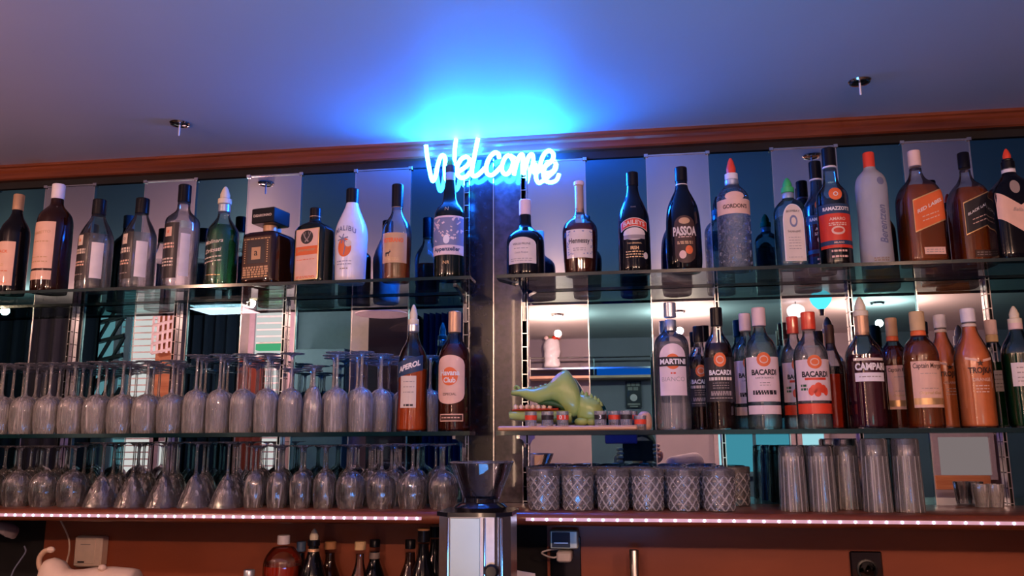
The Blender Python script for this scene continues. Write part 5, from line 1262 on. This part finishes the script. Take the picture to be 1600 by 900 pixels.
# head with face
hd = (0, .02, 1.375)
mb = MB(); mb.ball(hd, .072, .092, .112, 28, 20)
vs = []
for v in mb.v:
    x, y, z = v[0]-hd[0], v[1]-hd[1], v[2]-hd[2]
    if z < -.03: f = 1-.28*min(1, (-z-.03)/.08); x *= f
    if y > 0: y *= .94; y += .016*math.exp(-((x/.012)**2+((z+.012)/.022)**2)); y -= .010*math.exp(-(((abs(x)-.030)/.014)**2+((z-.012)/.012)**2)); y += .006*math.exp(-((x/.025)**2+((z+.058)/.010)**2))
    vs.append((x+hd[0], y+hd[1], z+hd[2]))
mb.v = vs; mb.build('head', 'skin', t, ang=180)
mb = MB(); mb.ball((0, hd[1]-.014, hd[2]+.022), .080, .094, .108, 24, 16); mb.v = [(x, min(y, hd[1]+.045+.02*(z-hd[2]-.05)/.05) if z > hd[2]+.02 else min(y, hd[1]+.01), z) for x, y, z in mb.v]; mb.build('hair', 'hair', t, ang=180)
for sx in (-1, 1):
    MB().ball((sx*.028, hd[1]+.078, hd[2]+.012), .011, .008, .008, 12, 8).build('eye', 'paper', t); MB().ball((sx*.028, hd[1]+.084, hd[2]+.012), .005, .004, .005, 10, 6).build('pupil', 'ink', t)
    MB().ball((sx*.073, hd[1], hd[2]), .008, .016, .026, 10, 8).build('ear', 'skin', t)
MB().ball((0, hd[1]+.083, hd[2]-.058), .022, .008, .006, 14, 8).build('mouth', 'gum', t)
skin('neck', [(0, .005, 1.24), (0, .01, 1.29), (0, .015, 1.33)], [(0, 1), (1, 2)], [.05, .047, .047], 'skin', t)
# phone (separate thing, held)
ph = empty('phone', (.075, -2.185, 1.33), 'purple cased phone held up in front of the face, seen in mirror', 'phone')
MB().box(-.115, .052, -.008, .004, 0, .112, .006).build('case', 'phone', ph); MB().lathe([(.010, 0), (.010, .003)], 20).build('camera_lens', 'blackgloss', ph).rotation_euler = (-PI/2, 0, 0)
ph.children[-1].location = (-.085, .004, .092)
MB().box(-.110, .047, -.012, -.008, .004, .108, .002).build('screen', 'blackgloss', ph)
def hand(side, wx, wy, wz, gx_):
    "palm behind the phone edge, fingers curl round its front, thumb on the screen side"
    s = side; V = [(wx, wy, wz), (wx+.006*s, wy+.03, wz+.03), (wx-.004*s, wy+.05, wz+.06)]
    skin('hand', V, [(0, 1), (1, 2)], [(.024, .018), (.034, .016), (.036, .015)], 'skin', t)
    for k in range(4):
        zz_ = wz+.025+.020*k; L2 = (.9, 1.0, .95, .78)[3-k]
        Vf = [(wx+.004*s, wy+.045, zz_), (wx+.010*s, wy+.070, zz_+.004), (wx+.000*s, wy+.086, zz_+.005), (wx-.024*s*L2, wy+.088, zz_+.004)]
        skin('finger', Vf, [(0, 1), (1, 2), (2, 3)], [.0095, .0088, .0082, .0070], 'skin', t)
    skin('thumb', [(wx, wy+.02, wz+.03), (wx-.020*s, wy+.045, wz+.045), (wx-.045*s, wy+.052, wz+.058)], [(0, 1), (1, 2)], [.012, .0105, .0085], 'skin', t)
hand(-1, -.122, .358, 1.325-.02, 0)
hand(1, .070, .358, 1.325, 0)
# stool
t = empty('bar_stool', (.07, -2.64, 0), 'round black bar stool under the seated person', 'stool')
MB().lathe([(.15, .67), (.17, .68), (.17, .71), (.15, .72)], 28).build('seat', 'blackgloss', t)
for k in range(4): a_ = PI/4+k*PI/2; MB().tube([(.12*math.cos(a_), .12*math.sin(a_), .68), (.20*math.cos(a_), .20*math.sin(a_), .0)], .012, 10).build('leg', 'chrome', t)

# tall glowing tube added for streaks on the bottles; the pillar hides its mirror image, the bottles carry its streak
t = empty('added_streak_tube', (-.635, -2.44, 0), 'added slim warm glowing tube that puts highlights on the bottles', 'added light')
MB().lathe([(.10, 0), (.11, .004), (.10, .018), (.02, .022)], 28).build('base', 'blackgloss', t)
MB().tube([(0, 0, .02), (0, 0, .52)], .012, 12).build('pole', 'blackgloss', t)
MB().tube([(0, 0, .52), (0, 0, 2.24)], .007, 14).build('glowing_tube', emis('tube_glow', (1.0, .62, .42), 28), t)
MB().lathe([(.018, 2.235), (.018, 2.262), (.012, 2.264)], 16).build('end_cap', 'chrome', t)
